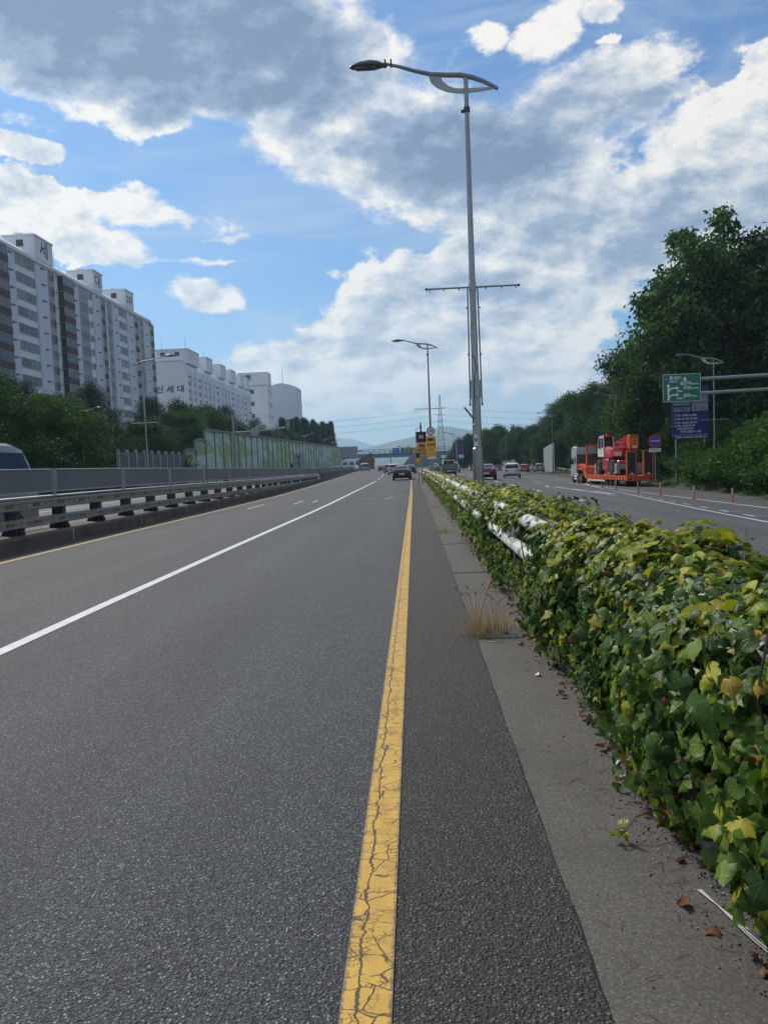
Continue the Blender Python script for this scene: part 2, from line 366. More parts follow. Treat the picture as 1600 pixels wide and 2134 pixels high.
def concrete(c, scale=1.0, stain=.5, dirt=(.06,.05,.04)):
    def fn(n, b):
        p = pos(n)
        a = n.noise(1.3*scale, 6, .62, p); g = n.noise(60, 4, .6, p); s = n.vor(170, p, out='Color')
        sp = n.new('ShaderNodeSeparateColor'); n.put(sp.inputs[0], s)
        k = n.m('ADD', n.m('MULTIPLY', g, .55), n.m('MULTIPLY', n.m('POWER', sp.outputs[0], 3), .45))
        cc = n.mix(n.sstep(k, .15, .8), tuple(x*.62 for x in c), tuple(min(1, x*1.35) for x in c))
        cc = n.mix(n.m('MULTIPLY', n.sstep(a, .42, .68), stain), cc, dirt)
        lt = n.sstep(n.noise(4, 5, .6, p), .55, .75); cc = n.mix(n.m('MULTIPLY', lt, .16), cc, tuple(min(1, x*1.5) for x in c))
        n.put(b.inputs['Base Color'], cc); b.inputs['Roughness'].default_value = .85
        n.put(b.inputs['Normal'], n.bump(n.m('ADD', g, n.m('MULTIPLY', a, .8)), .6, .006)); b.inputs['Specular IOR Level'].default_value = .3
    return fn
def leafy(stops, trans=.25, rough=.6, jitter=.25, spec=.12):
    """leaf colour by the per-leaf tone attribute and by object"""
    def fn(n, b):
        at = n.new('ShaderNodeAttribute', attribute_name='tone'); ob = n.new('ShaderNodeObjectInfo')
        t = n.m('ADD', at.outputs['Fac'], n.m('MULTIPLY_ADD', ob.outputs['Random'], jitter, -jitter/2), clamp=True)
        c = n.ramp(t, stops)
        n.put(b.inputs['Base Color'], c); b.inputs['Roughness'].default_value = rough; b.inputs['Specular IOR Level'].default_value = spec
        tr = n.new('ShaderNodeBsdfTranslucent'); n.put(tr.inputs['Color'], n.mix(1.0, c, (1.25, 1.35, .55), 'MULTIPLY'))
        mx = n.new('ShaderNodeMixShader'); mx.inputs[0].default_value = trans
        n.l.new(b.outputs[0], mx.inputs[1]); n.l.new(tr.outputs[0], mx.inputs[2]); n.l.new(mx.outputs[0], n.n['Material Output'].inputs[0])
    return fn
def glassy(c=(.02,.025,.03), rough=.06):
    def fn(n, b):
        g = n.noise(.9, 3, .5, obj_co(n)); n.put(b.inputs['Base Color'], n.mix(g, tuple(x*.6 for x in c), tuple(x*1.6 for x in c)))
        b.inputs['Roughness'].default_value = rough; b.inputs['Specular IOR Level'].default_value = .55
    return fn
def carpaint(c):
    def fn(n, b):
        d = n.noise(2.2, 5, .6, obj_co(n)); n.put(b.inputs['Base Color'], n.mix(n.m('MULTIPLY', n.sstep(d, .45, .75), .25), c, tuple(x*.7+.03 for x in c)))
        b.inputs['Roughness'].default_value = .32; b.inputs['Coat Weight'].default_value = .7; b.inputs['Coat Roughness'].default_value = .08
    return fn

mt = {}
mt['asphalt'] = mat('asphalt_road', asphalt((.016,.0175,.0195), (.202,.214,.231)))
mt['asphalt_r'] = mat('asphalt_right_road', asphalt((.045,.047,.05), (.165,.17,.178), seed=31))
mt['asphalt_s'] = mat('asphalt_shoulder', asphalt((.0105,.010,.0095), (.130,.124,.115), seed=13))
mt['yellow'] = mat('yellow_line_paint', paint((.56,.335,.045), wear=.62, cracks=True, x0=-.2))
mt['yellow2'] = mat('yellow_edge_paint', paint((.50,.33,.08), wear=.62))
mt['white'] = mat('white_line_paint', paint((.58,.59,.60), wear=.50))
mt['white2'] = mat('worn_white_paint', paint((.62,.63,.64), wear=.5))
mt['gutter'] = mat('gutter_concrete', concrete((.118,.111,.102), 1.1, .40, (.058,.055,.052)))
mt['conc'] = mat('grey_concrete', concrete((.24,.225,.205), 1.0, .5, (.09,.075,.06)))
mt['conc_d'] = mat('dirty_kerb_concrete', concrete((.14,.118,.098), 1.3, .65, (.045,.038,.032)))
mt['conc_l'] = mat('pale_concrete', concrete((.42,.41,.39), 1.0, .25, (.25,.23,.2)))
mt['soil'] = mat('soil_and_grass', concrete((.06,.065,.035), .4, .6, (.03,.035,.015)))
mt['dirt'] = mat('verge_dirt', concrete((.085,.072,.058), 1.4, .5, (.035,.03,.025)))
mt['pipe'] = W('white_pipe_paint', (.62,.62,.58), amt=.1, rough=.42, dirt=(.2,.17,.12), dirt_amt=.5, scale=4)
mt['galv'] = W('galvanised_steel', (.36,.37,.38), amt=.2, rough=.42, metal=.75, dirt_amt=.2)
mt['stain'] = W('stainless_pole', (.30,.30,.30), amt=.12, rough=.30, metal=.9, dirt_amt=.25, scale=1.2)
mt['greymet'] = W('grey_painted_metal', (.27,.29,.31), amt=.12, rough=.5, metal=.1)
mt['darkmet'] = W('dark_grey_metal', (.06,.063,.068), amt=.25, rough=.55)
mt['black'] = W('black_rubber', (.018,.018,.019), amt=.3, rough=.75)
mt['lampbody'] = W('lamp_housing', (.10,.11,.12), amt=.15, rough=.4, metal=.3)
mt['bracket'] = W('pale_bracket_sheet', (.45,.46,.47), amt=.1, rough=.4)
mt['aptw'] = W('apartment_white_render', (.74,.76,.80), amt=.06, rough=.8, scale=.25, dirt=(.36,.36,.38), dirt_amt=.3)
mt['aptp'] = W('apartment_lilac_render', (.62,.64,.72), amt=.06, rough=.8, scale=.25, dirt=(.3,.3,.34), dirt_amt=.3)
mt['aptk'] = W('apartment_pink_spandrel', (.40,.335,.36), amt=.08, rough=.8, scale=.3, dirt_amt=.15)
mt['aptm'] = W('apartment_maroon_spandrel', (.075,.035,.042), amt=.15, rough=.7, scale=.3, dirt_amt=.1)
mt['frame'] = W('window_frame', (.33,.34,.36), amt=.1, rough=.5)
mt['glass'] = mat('window_glass', glassy((.018,.022,.026), .2))
mt['bglass'] = mat('blue_curtain_glass', glassy((.06,.095,.125), .1))
mt['carglass'] = mat('car_glass', glassy((.012,.014,.016), .04))
mt['ink'] = W('dark_lettering', (.035,.037,.06), amt=.1, rough=.6)
mt['whiteink'] = W('white_lettering', (.78,.79,.80), amt=.05, rough=.5, dirt_amt=.05)
mt['signgreen'] = W('sign_green', (.010,.155,.095), amt=.08, rough=.45, dirt_amt=.08)
mt['signblue'] = W('sign_blue', (.012,.022,.17), amt=.1, rough=.45, dirt_amt=.1)
mt['signblue2'] = W('sign_bright_blue', (.02,.075,.42), amt=.1, rough=.45, dirt_amt=.05)
mt['signyel'] = W('sign_yellow', (.88,.42,.02), amt=.08, rough=.5, dirt_amt=.08)
mt['signred'] = W('sign_red', (.50,.03,.035), amt=.1, rough=.45, dirt_amt=.08)
mt['signgrey'] = W('sign_back_grey', (.34,.36,.38), amt=.1, rough=.5)
mt['ledblack'] = W('led_board_black', (.016,.008,.012), amt=.2, rough=.4, dirt_amt=.05)
mt['orange'] = W('orange_paint', (.62,.105,.03), amt=.18, rough=.5, dirt=(.12,.05,.03), dirt_amt=.4)
mt['red'] = mat('red_machine_paint', carpaint((.52,.02,.03)))
mt['bollard'] = W('red_orange_plastic', (.52,.06,.035), amt=.15, rough=.5, dirt_amt=.25)
mt['reflect'] = W('reflective_white', (.75,.74,.66), amt=.1, rough=.4, dirt_amt=.15)
mt['reflyel'] = W('reflector_lime', (.27,.27,.17), amt=.2, rough=.4, dirt_amt=.3)
mt['reflor'] = W('reflector_orange', (.26,.08,.04), amt=.2, rough=.4, dirt_amt=.2)
mt['bluegreen'] = W('blue_steel_bridge', (.035,.13,.19), amt=.15, rough=.5)
mt['bark'] = W('bark', (.07,.055,.042), amt=.35, rough=.9, scale=5, bump=.6)
mt['stem'] = W('vine_stem', (.075,.052,.034), amt=.35, rough=.85, scale=9)
mt['tail'] = W('tail_light_red', (.33,.012,.012), amt=.1, rough=.2, dirt_amt=.05)
mt['hub'] = W('wheel_alloy', (.34,.35,.36), amt=.15, rough=.35, metal=.6)
mt['bamboo'] = W('black_mass', (.012,.012,.01), amt=.3, rough=.95)
G = lambda *s: s
mt['leafA'] = mat('broad_leaves', leafy([(0, (.014,.032,.013)), (.4, (.042,.092,.030)), (.7, (.10,.17,.042)), (1, (.18,.22,.05))], .22))
mt['leafB'] = mat('dark_tree_leaves', leafy([(0, (.012,.028,.011)), (.45, (.034,.078,.024)), (.75, (.080,.15,.032)), (1, (.14,.20,.038))], .22))
mt['leafP'] = mat('pine_needles', leafy([(0, (.008,.020,.013)), (.5, (.018,.042,.024)), (1, (.040,.072,.032))], .1, .55))
mt['leafC'] = mat('conifer_leaves', leafy([(0, (.012,.028,.014)), (.5, (.030,.060,.026)), (1, (.065,.10,.035))], .15, .55))
mt['leafS'] = mat('shrub_leaves', leafy([(0, (.018,.048,.012)), (.5, (.045,.11,.022)), (1, (.10,.18,.034))], .28))
IVY = {
 'ivy_green': [(0, (.022,.052,.012)), (.4, (.056,.118,.020)), (.75, (.125,.205,.030)), (1, (.20,.27,.04))],
 'ivy_lime': [(0, (.13,.19,.018)), (.5, (.26,.29,.025)), (1, (.42,.37,.04))],
 'ivy_yellow': [(0, (.20,.20,.03)), (.5, (.34,.25,.035)), (1, (.42,.26,.04))],
 'ivy_brown': [(0, (.07,.026,.014)), (.5, (.15,.070,.030)), (1, (.24,.14,.075))],
}
def ivymat(stops):
    base = leafy(stops, .32, .46, .45, .28)
    def fn(n, b):
        base(n, b)
        # veins and mottling across the blade
        uv = n.new('ShaderNodeAttribute', attribute_name='blade').outputs['Vector']
        s = n.new('ShaderNodeSeparateXYZ'); n.put(s.inputs[0], uv)
        ax = n.m('ABSOLUTE', s.outputs[0])
        mid = n.sstep(ax, .05, .0)
        sid = n.sstep(n.m('ABSOLUTE', n.m('SUBTRACT', ax, n.m('MULTIPLY', s.outputs[1], .72))), .045, .0)
        vein = n.m('MAXIMUM', mid, n.m('MULTIPLY', sid, .8))
        old = b.inputs['Base Color'].links[0].from_socket
        mot = n.noise(38, 4, .6, pos(n))
        c = n.mix(n.m('MULTIPLY', n.sstep(mot, .5, .75), .45), old, n.mix(1.0, old, (1.7, 1.25, .8), 'MULTIPLY'))
        c = n.mix(n.m('MULTIPLY', vein, .45), c, n.mix(1.0, old, (2.2, 2.0, 1.7), 'MULTIPLY'))
        n.put(b.inputs['Base Color'], c)
        n.put(b.inputs['Normal'], n.bump(n.m('SUBTRACT', n.noise(60, 3, .5, pos(n)), vein), .35, .004))
    return fn
for k, s in IVY.items(): mt[k] = mat(k+'_leaf', ivymat(s))
mt['dry'] = mat('dry_grass', leafy([(0, (.30,.19,.09)), (.6, (.46,.36,.20)), (1, (.30,.34,.11))], .2, .6))
# ------------------------------------------------------------------ ground and roads
def interp(pts):
    xs = [p[0] for p in pts]; ys = [p[1] for p in pts]
    return lambda t: float(np.interp(t, xs, ys))
kx = interp([(-20,-8.75),(45,-8.8),(66,-9.5),(98,-11.0),(150,-13.6),(258,-18.6),(400,-27),(700,-50)])   # kerb of the left median
yx = interp([(-20,-.2),(40,-.2),(73,-.33),(100,-.7),(150,-1.7),(258,-5),(400,-11),(700,-28)])          # yellow line beside the hedge
wx = interp([(-20,-3.93),(12,-3.9),(30,-3.68),(73,-3.8),(100,-4.3),(150,-5.8),(258,-9.8),(400,-17),(700,-36)])
def zR(x, y=0): return -1.4*min(1, max(0, (x-2)/15))**2
YS = list(range(-12, 60, 6)) + list(range(60, 200, 10)) + list(range(200, 720, 25))
def strip(name, m, left, right, z, ys=YS, nx=1, parent=None):
    mb = MB(); vs = []; fs = []
    for y in ys:
        a, b = left(y), right(y)
        for i in range(nx+1):
            x = a+(b-a)*i/nx; vs.append((x, y, z(x, y) if callable(z) else z))
    for j in range(len(ys)-1):
        for i in range(nx): k = j*(nx+1)+i; fs.append((k, k+1, k+nx+2, k+nx+1))
    mb.raw(vs, fs); return mb.build(name, m, parent)
def F(c): return lambda y: c
def ground():
    xs = [-9000,-2500,-600,-150,-60,-24,-10,-2,1.9] + [2+15*i/12 for i in range(1, 13)] + [22,40,90,300,1200,9000]
    ys = [-400,-60,-10,0,20,50,100,200,400,800,1600,3200,9000]
    vs = [(x, y, (zR(x) if x > 2 else 0)-.07) for y in ys for x in xs]; n = len(xs)
    fs = [(j*n+i, j*n+i+1, (j+1)*n+i+1, (j+1)*n+i) for j in range(len(ys)-1) for i in range(n-1)]
    struct(MB().raw(vs, fs).build('ground', mt['soil']))
ground()
struct(strip('road', mt['asphalt'], lambda y: kx(y)-.3, lambda y: yx(y)+.62, 0))
struct(strip('opposite_road', mt['asphalt_r'], lambda y: kx(y)-15.2, lambda y: kx(y)-.95, -.004))
struct(strip('right_road', mt['asphalt_r'], lambda y: yx(y)+2.2, lambda y: yx(y)+22.3+.06*max(0, y-90), lambda x, y: zR(x)-.004, nx=16))
def rough_edge():
    ys = np.concatenate([np.arange(-2, 14, .03), np.arange(14, 40, .25), np.arange(40, 120, 4)])
    e = .5 + .004*np.sin(ys*1.1) + .003*np.sin(ys*7.7+1) + rng.normal(0, .005, len(ys)) + np.array([yx(y)+.2 for y in ys])
    vs = []; fs = []
    for y, x in zip(ys, e): vs += [(yx(y)+.02, y, .003), (x, y, .002), (x+.003, y, -.012)]
    for j in range(len(ys)-1):
        for i in range(2): k = j*3+i; fs.append((k, k+1, k+4, k+3))
    struct(MB().raw(vs, fs).build('shoulder', mt['asphalt_s']))
rough_edge()
struct(strip('gutter', mt['gutter'], lambda y: yx(y)+.55, lambda y: yx(y)+1.42, lambda x, y: .003 if False else -.001, ys=[y for y in YS if y < 130]))
# a dark damp joint where the asphalt meets the gutter, and cross joints of the gutter slabs
def joints():
    mb = MB(); ys = np.arange(-2, 40, .05); vs = []; fs = []
    for y in ys:
        x = .5+.004*math.sin(y*1.1)+.003*math.sin(y*7.7+1); w = .001+.006*abs(math.sin(y*1.9+.5))*random.random()
        vs += [(x-.004, y, .0005), (x+w+.004, y, .0005)]
    for j in range(len(ys)-1): fs.append((2*j, 2*j+1, 2*j+3, 2*j+2))
    mb.raw(vs, fs)
    for y in (6.78, 10.9, 14.8, 19.0, 23.2, 27.3, 31.5, 35.6, 40, 44, 48):
        w = .02+.02*random.random(); mb.box(.51, 1.12, y-w, y+w, -.01, .0015)
    struct(mb.build('slab_joint', mt['bamboo']))
joints()
def marking(name, pts, w, m, z=.009, zf=None, parent=None):
    """painted band along a polyline of (x, y)"""
    vs = []; fs = []
    for i, (x, y) in enumerate(pts):
        a = Vector(pts[max(i-1, 0)]); b = Vector(pts[min(i+1, len(pts)-1)]); t = (b-a).normalized(); nrm = Vector((t.y, -t.x))
        for s in (-1, 1):
            q = Vector((x, y)) + nrm*s*w/2; vs.append((q.x, q.y, (zf(q.x) if zf else 0)+z))
    for i in range(len(pts)-1): fs.append((2*i, 2*i+1, 2*i+3, 2*i+2))
    return struct(MB().raw(vs, fs).build(name, m))
marking('yellow_line', [(yx(y), y) for y in [-3, 0, 5, 10, 20, 30, 40, 50, 60, 71]], .155, mt['yellow'], .0095)
marking('white_line', [(yx(y)+.02, y) for y in list(range(72, 200, 8))+[230, 260, 300]], .16, mt['white'], .0095)
marking('lane_line', [(wx(y), y) for y in list(range(-3, 80, 6))], .15, mt['white'], .006)
for k in range(9):
    y = 84+k*13; marking('lane_line', [(wx(y), y), (wx(y+6), y+6)], .16, mt['white'], .006)
marking('edge_line', [(kx(y)+.78, y) for y in list(range(-3, 100, 5))+list(range(100, 300, 15))], .12, mt['yellow2'], .006)
for pts in ([(-6.9,31),(-6.9,34.4),(-6.3,34.4)], [(-5.4,33.5),(-5.4,36.5),(-4.7,36.5),(-4.7,34.6)], [(-2.5,36.2),(-2.0,36.9)], [(-1.4,35.5),(-1.1,37)], [(-2.9,62.0),(.1,62.0)]):
    marking('worn_marking', pts, .07, mt['yellow2'] if False else mt['white2'] if pts[0][1] < 60 else mt['bamboo'], .006)
marking('edge_line', [(-12.4,8),(-12.9,22),(-13.6,32),(-14.4,42),(-15.5,80),(-18.5,160)], .15, mt['white'], .004)
marking('lane_line', [(-17.5,20),(-18.2,60),(-21,160)], .15, mt['white2'], .004)
# right-hand carriageway: deceleration lane lines, arrow, dashes
SL = [(9.0,16),(9.3,20),(9.8,26),(10.6,33),(12.2,44),(14.2,56),(16.2,66),(18.0,78),(20.5,96)]
marking('solid_line', SL, .17, mt['white'], .006, zR)
slx = interp([(p[1], p[0]) for p in SL])
for k in range(14):
    y = 19+k*2.15*(1+k*.03); x = slx(y)+.75
    marking('dash', [(x, y), (slx(y+.9)+.75, y+.95)], .17, mt['white2'], .006, zR)
marking('layby_line', [(18.0,30),(18.0,46),(17.9,66),(18.4,92)], .13, mt['white2'], .006, zR)
for k in range(12):
    y = 30+k*10; marking('dash', [(6.6, y), (6.7, y+4)], .14, mt['white2'], .006, zR)
for pts, w in (([(10.1,38.5),(9.3,51)], .22), ([(10.7,41.5),(10.45,45)], .5), ([(9.9,45),(9.7,47.5)], .45), ([(8.7,50.6),(9.3,53.5),(10.0,50.6)], .3)):
    marking('arrow_marking', pts, w, mt['white'], .006, zR)
marking('dash', [(10.4,62),(10.7,69)], .16, mt['white2'], .006, zR)
marking('solid_line', [(8.0,74),(7.6,82),(7.4,100)], .2, mt['white2'], .006, zR)
# median strip between the carriageways, under the hedge
struct(strip('median_ground', mt['dirt'], lambda y: yx(y)+1.42, lambda y: yx(y)+2.8, lambda x, y: .01))
kb = struct(thing('kerb', '', '', (0,0,0))); del kb['label'], kb['category']
for k in range(22):
    y0 = -2+k*4.0; mb = MB(); o = yx(y0)+.2; mb.box(o+1.10, o+1.27, y0+.006, y0+3.994, -.03, .15+.01*(k % 3), .02); mb.build('kerb_stone', mt['conc'], kb)
struct(strip('left_median', mt['dirt'], lambda y: kx(y)-1.0, lambda y: kx(y)+.35, lambda x, y: .002))

# loose gravel and grit along the gutter
def gravel():
    N = 9000; y = 1.6+14.5*rng.random(N)**1.4; edge = 1.06-.17*np.abs(rng.normal(0, .6, N))
    patch = np.sin(y*2.3)+np.sin(y*.9+1)+rng.normal(0, .8, N)
    x = np.where(patch > .2, edge, 1.12-.10*rng.random(N)); wide = rng.random(N) < .22; x = np.where(wide, .3+.8*rng.random(N), x)
    r = (.0016+.0062*rng.random(N)**2.5)*np.where(wide, .6, 1)
    o = np.array([(1,0,0),(-1,0,0),(0,1,0),(0,-1,0),(0,0,1),(0,0,-1)], float)
    v = o[None]*(.6+.8*rng.random((N, 6, 1)))*r[:, None, None]; a = rng.random(N)*6.28
    c, s = np.cos(a)[:, None], np.sin(a)[:, None]; vx = v[..., 0]*c-v[..., 1]*s; vy = v[..., 0]*s+v[..., 1]*c
    P = np.stack([vx+x[:, None], vy+y[:, None], v[..., 2]*.8+np.where(x < .5, .006, -.002)[:, None]+r[:, None]*.5], -1)
    f = np.array([(0,2,4),(2,1,4),(1,3,4),(3,0,4),(2,0,5),(1,2,5),(3,1,5),(0,3,5)])
    fs = (f[None]+6*np.arange(N)[:, None, None]).reshape(-1, 3)
    tone = np.repeat(rng.random(N), 6)
    m = mat('gravel_stone', leafy([(0, (.025,.025,.026)), (.5, (.075,.075,.077)), (.85, (.17,.168,.165)), (1, (.40,.39,.38))], 0, .8, 0, .3))
    stuff(tag(link('gravel', fast_mesh('gravel', P.reshape(-1, 3), fs, m, tone)), 'loose dark grit and gravel along the foot of the ivy', 'gravel'))
gravel()

# ------------------------------------------------------------------ pipe guardrail and its ivy
BARE_LOW = [(8.7,12.2),(14.2,15.2),(16.8,19.2),(20.2,22.5),(24,27),(28.5,33),(34,41),(43,52),(54,80)]
BARE_TOP = [(8.3,9.25),(11.3,12.3),(16.3,17.2),(19.2,20.4),(22,26),(29,31),(36,38),(45,49),(57,80)]
def bare(iv, y): return any(a < y < b for a, b in iv)
def pipe_rail():
    t = thing('pipe_guardrail', 'white double pipe guardrail half buried in ivy between the two carriageways', 'guardrail', (1.25, 1.0, 0))
    for zc, r, nm, xo in ((.85, .085, 'top_rail', .10), (.54, .082, 'lower_rail', -.02)):
        y = .6
        while y < 100:
            y1 = y+4; a = Vector((yx(y)+.2+xo, y-1.0, zc)); b = Vector((yx(y1)+.2+xo, y1-1.0-.02, zc))
            m = mt['orange'] if (66 < y < 74 or 82 < y < 94) else mt['pipe']
            p = MB().tube([a, b], r, 18).build(nm, m, t, True)
            MB().tube([b+Vector((0,-.06,0)), b+Vector((0,.07,0))], r*1.07, 18).build('sleeve', mt['galv'], p, True)
            y = y1
    for k in range(24):
        y = 2.6+k*4; x = yx(y)+.2
        MB().box(x+.10, x+.2, y-1.07, y-.93, 0, 1.02).build('post', mt['pipe'], t)
pipe_rail()

def ivy_profile():
    pts = [(1.04,.02),(1.0,.2),(.99,.42),(1.03,.66),(1.10,.86),(1.25,1.0),(1.45,1.05),(1.66,1.04),(1.84,.95),(1.96,.7),(2.02,.3),(2.02,-.1)]
    P = np.array(pts); d = np.r_[0, np.cumsum(np.hypot(*np.diff(P, axis=0).T))]
    return P, d
def leaf_template(full, lobe=1.0, seed=0):
    rr = random.Random(seed+5)
    if full:
        half = [(.0,.0),(.13,-.13),(.30,-.14),(.47,-.03),(.56,.12),(.72*lobe,.40+.06*(lobe-1)),(.55,.42),(.44-.1*(lobe-.9),.50),(.36,.60),(.27,.66),(.15,.84),(.0,1.06)]
        mid = [(0,.0),(0,.22),(0,.48),(0,.76)]
        v = [(x, y) for x, y in half] + [(-x, y) for x, y in half[1:-1]] + mid[1:]
        n = len(half); L = lambda i: i if i in (0, n-1) else n+i-1
        m1, m2, m3 = n+n-2, n+n-1, n+n
        f = []
        for S in (lambda i: i, L):
            seq = [(0,1,m1),(1,2,m1),(2,3,m1),(3,4,m1),(4,5,m2),(4,m2,m1),(5,6,m2),(6,7,m2),(7,8,m3),(7,m3,m2),(8,9,m3),(9,10,m3),(10,11,m3)]
            for tri in seq:
                tt = tuple(S(i) if i < n else i for i in tri); f.append(tt if S(1) == 1 else tt[::-1])
        v = np.array(v)
        for i in range(len(v)):
            if abs(v[i, 0]) > .05: v[i] += (rr.uniform(-.05, .05), rr.uniform(-.05, .05))
        ca, cb, cc_ = rr.uniform(.12, .5), rr.uniform(.05, .45), rr.uniform(.04, .14)
        z = -ca*np.abs(v[:, 0])**1.3 - cb*np.clip(v[:, 1], 0, 2)**2 + cc_*np.sin(v[:, 0]*7+seed)*(v[:, 1] > .1)
        V = np.c_[v[:, 0], v[:, 1], z]
        f = np.array(f)
    else:
        V = np.array([(0,0,0),(.5,.0,-.12),(.62,.4,-.2),(0,1.05,-.25),(-.62,.4,-.2),(-.5,0,-.12),(0,.45,-.02)], float)
        f = np.array([(0,1,6),(1,2,6),(2,3,6),(3,4,6),(4,5,6),(5,0,6)])
    return V, f
def ivy():
    P, d = ivy_profile(); L = d[-1]
    def sample(N, y0, y1, pw=1.0):
        y = y0+(y1-y0)*rng.random(N)**pw; s = L*rng.random(N)
        x = np.interp(s, d, P[:, 0]); z = np.interp(s, d, P[:, 1]); e = .02
        tx = np.interp(np.clip(s+e, 0, L), d, P[:, 0])-np.interp(np.clip(s-e, 0, L), d, P[:, 0])
        tz = np.interp(np.clip(s+e, 0, L), d, P[:, 1])-np.interp(np.clip(s-e, 0, L), d, P[:, 1])
        l = np.hypot(tx, tz)+1e-9; nx, nz = -tz/l, tx/l
        # bulges
        hsc = np.interp(y, [0,12,20,50,75], [1.03,1.03,.93,.9,.84]); z = z*hsc
        bul = np.maximum(-.035, .06*np.sin(y*2.1+s*3)+.05*np.sin(y*5.3+s*1.3+2)+.035*np.sin(y*9.1-s*5))
        dep = rng.random(N)**1.5*-.22+rng.normal(0, .025, N)
        x = x+nx*(bul+dep); z = z+nz*(bul+dep)+.0
        return x+np.array([yx(q)+.2 for q in y]), y, np.maximum(z, np.where(x < 1.9, .015, -1)), nx, nz, s
    parts = [sample(11500, 1.5, 6.5, .95), sample(11000, 6.5, 14), sample(17000, 14, 34), sample(14000, 34, 74)]
    x, y, z, nx, nz, s = [np.concatenate(a) for a in zip(*parts)]
    N = len(x)
    keep = np.ones(N, bool)
    for i in range(N):
        if x[i]-yx(y[i])-.2 < 1.52:
            if .43 < z[i] < .75 and (bare(BARE_LOW, y[i]) or (y[i] < 14 and bare(BARE_LOW, y[i]+1.25)) or bare(BARE_LOW, y[i]+.5)) and rng.random() > .03+.15*(y[i] > 30): keep[i] = False
            if .74 < z[i] < 1.10 and (bare(BARE_TOP, y[i]) or (7 < y[i] < 14 and bare(BARE_TOP, y[i]+.7)) or (y[i] > 14 and bare(BARE_TOP, y[i]+.4))) and rng.random() > .04+.18*(y[i] > 30): keep[i] = False
    # thin ragged skirt near the ground further off
    keep &= ~((z < .16) & (rng.random(N) < np.interp(y, [3, 8, 20], [.0, .15, .4])))
    keep &= ~((np.hypot(x-1.7, y-20.2) < .2))
    x, y, z, nx, nz, s = [a[keep] for a in (x, y, z, nx, nz, s)]; N = len(x)
    size = np.clip(rng.gamma(6.5, .0092, N), .018, .100)*np.interp(y, [0, 4, 8, 74], [1.12, 1.06, 1.0, 1.12])
    size *= np.where(z < .3, .85, 1)*np.where(rng.random(N) < .2, .6, 1)
    nrm = np.stack([nx, rng.normal(-.18, .28, N), nz+.30], -1)+rng.normal(0, .30, (N, 3)); nrm /= np.linalg.norm(nrm, axis=1)[:, None]
    down = np.stack([nx*.45, rng.normal(-.1, .35, N), -1+.25*nz], -1)+rng.normal(0, .28, (N, 3))
    dn = (down*nrm).sum(1)[:, None]; ax = down-dn*nrm; ax /= np.linalg.norm(ax, axis=1)[:, None]+1e-9
    sd = np.cross(ax, nrm)
    # colour class: 0 green 1 lime 2 yellow 3 brown
    topness = np.clip((z-.72)/.38, 0, 1)*(nz > .2)  # top gets more lime: yellower leaves plus sunlit brightness put into the colour
    patch = .5+.5*np.sin(y*1.7+s*2)*np.sin(y*.63+1+s)
    u = rng.random(N); cls = np.zeros(N, int)
    cls[u < .13+.52*topness*(.5+patch)] = 1
    cls[u < .015+.13*topness*patch] = 2
    cls[(u > .972) | ((u > .92) & (patch > .8) & (z > .2)) | ((z < .12) & (u > .65))] = 3
    tone = np.clip(rng.normal(.52, .27, N), 0, 1); size = np.where(cls == 3, size*.72, size)
    names = ['ivy_green', 'ivy_lime', 'ivy_yellow', 'ivy_brown']; mats = [mt[k] for k in names]
    hedge = thing('ivy_hedge', 'long green ivy hedge with yellow-green top smothering the median guardrail', 'hedge', (1.5, 1.5, 0))
    base = np.array([1.5, 1.5, 0])
    pts = np.stack([x, y, z], -1)-base
    # the 300 that show largest are leaves of their own
    vis = (x/y < .49) & ((nx < -.2) | (nz > .6)) & (y > 1.9) & (1.6-z > -.2)
    ang = np.where(vis, size/np.sqrt(x*x+y*y+(z-1.6)**2)*np.clip(-(nrm*np.stack([x, y, z-1.6], -1)).sum(1)/np.sqrt(x*x+y*y+(z-1.6)**2), .1, 1), 0)
    big = np.argsort(-ang)[:300]; isbig = np.zeros(N, bool); isbig[big] = True
    NTP = 6; tmpl = [leaf_template(True, l, q) for q, l in enumerate((1.0, .78, 1.15, .9, 1.25, .68))]
    lib = {}
    for k in range(NTP):
        for c in range(4):
            V, f = tmpl[k]
            for q in range(2):
                me = fast_mesh('leaf', V, f, mats[c], np.full(len(V), .3+.4*q), True)
                a = me.attributes.new('blade', 'FLOAT_VECTOR', 'POINT'); a.data.foreach_set('vector', np.ascontiguousarray(V*[1,1,0], np.float32).ravel())
                lib[k, c, q] = me
    for i in big:
        o = bpy.data.objects.new('leaf', lib[int(i) % NTP, int(cls[i]), int(tone[i] > .5)]); col.objects.link(o); o.parent = hedge
        m = Matrix((Vector(sd[i])*size[i], Vector(ax[i])*size[i], Vector(nrm[i])*size[i])).transposed().to_4x4(); m.translation = Vector(pts[i])
        o.matrix_local = m
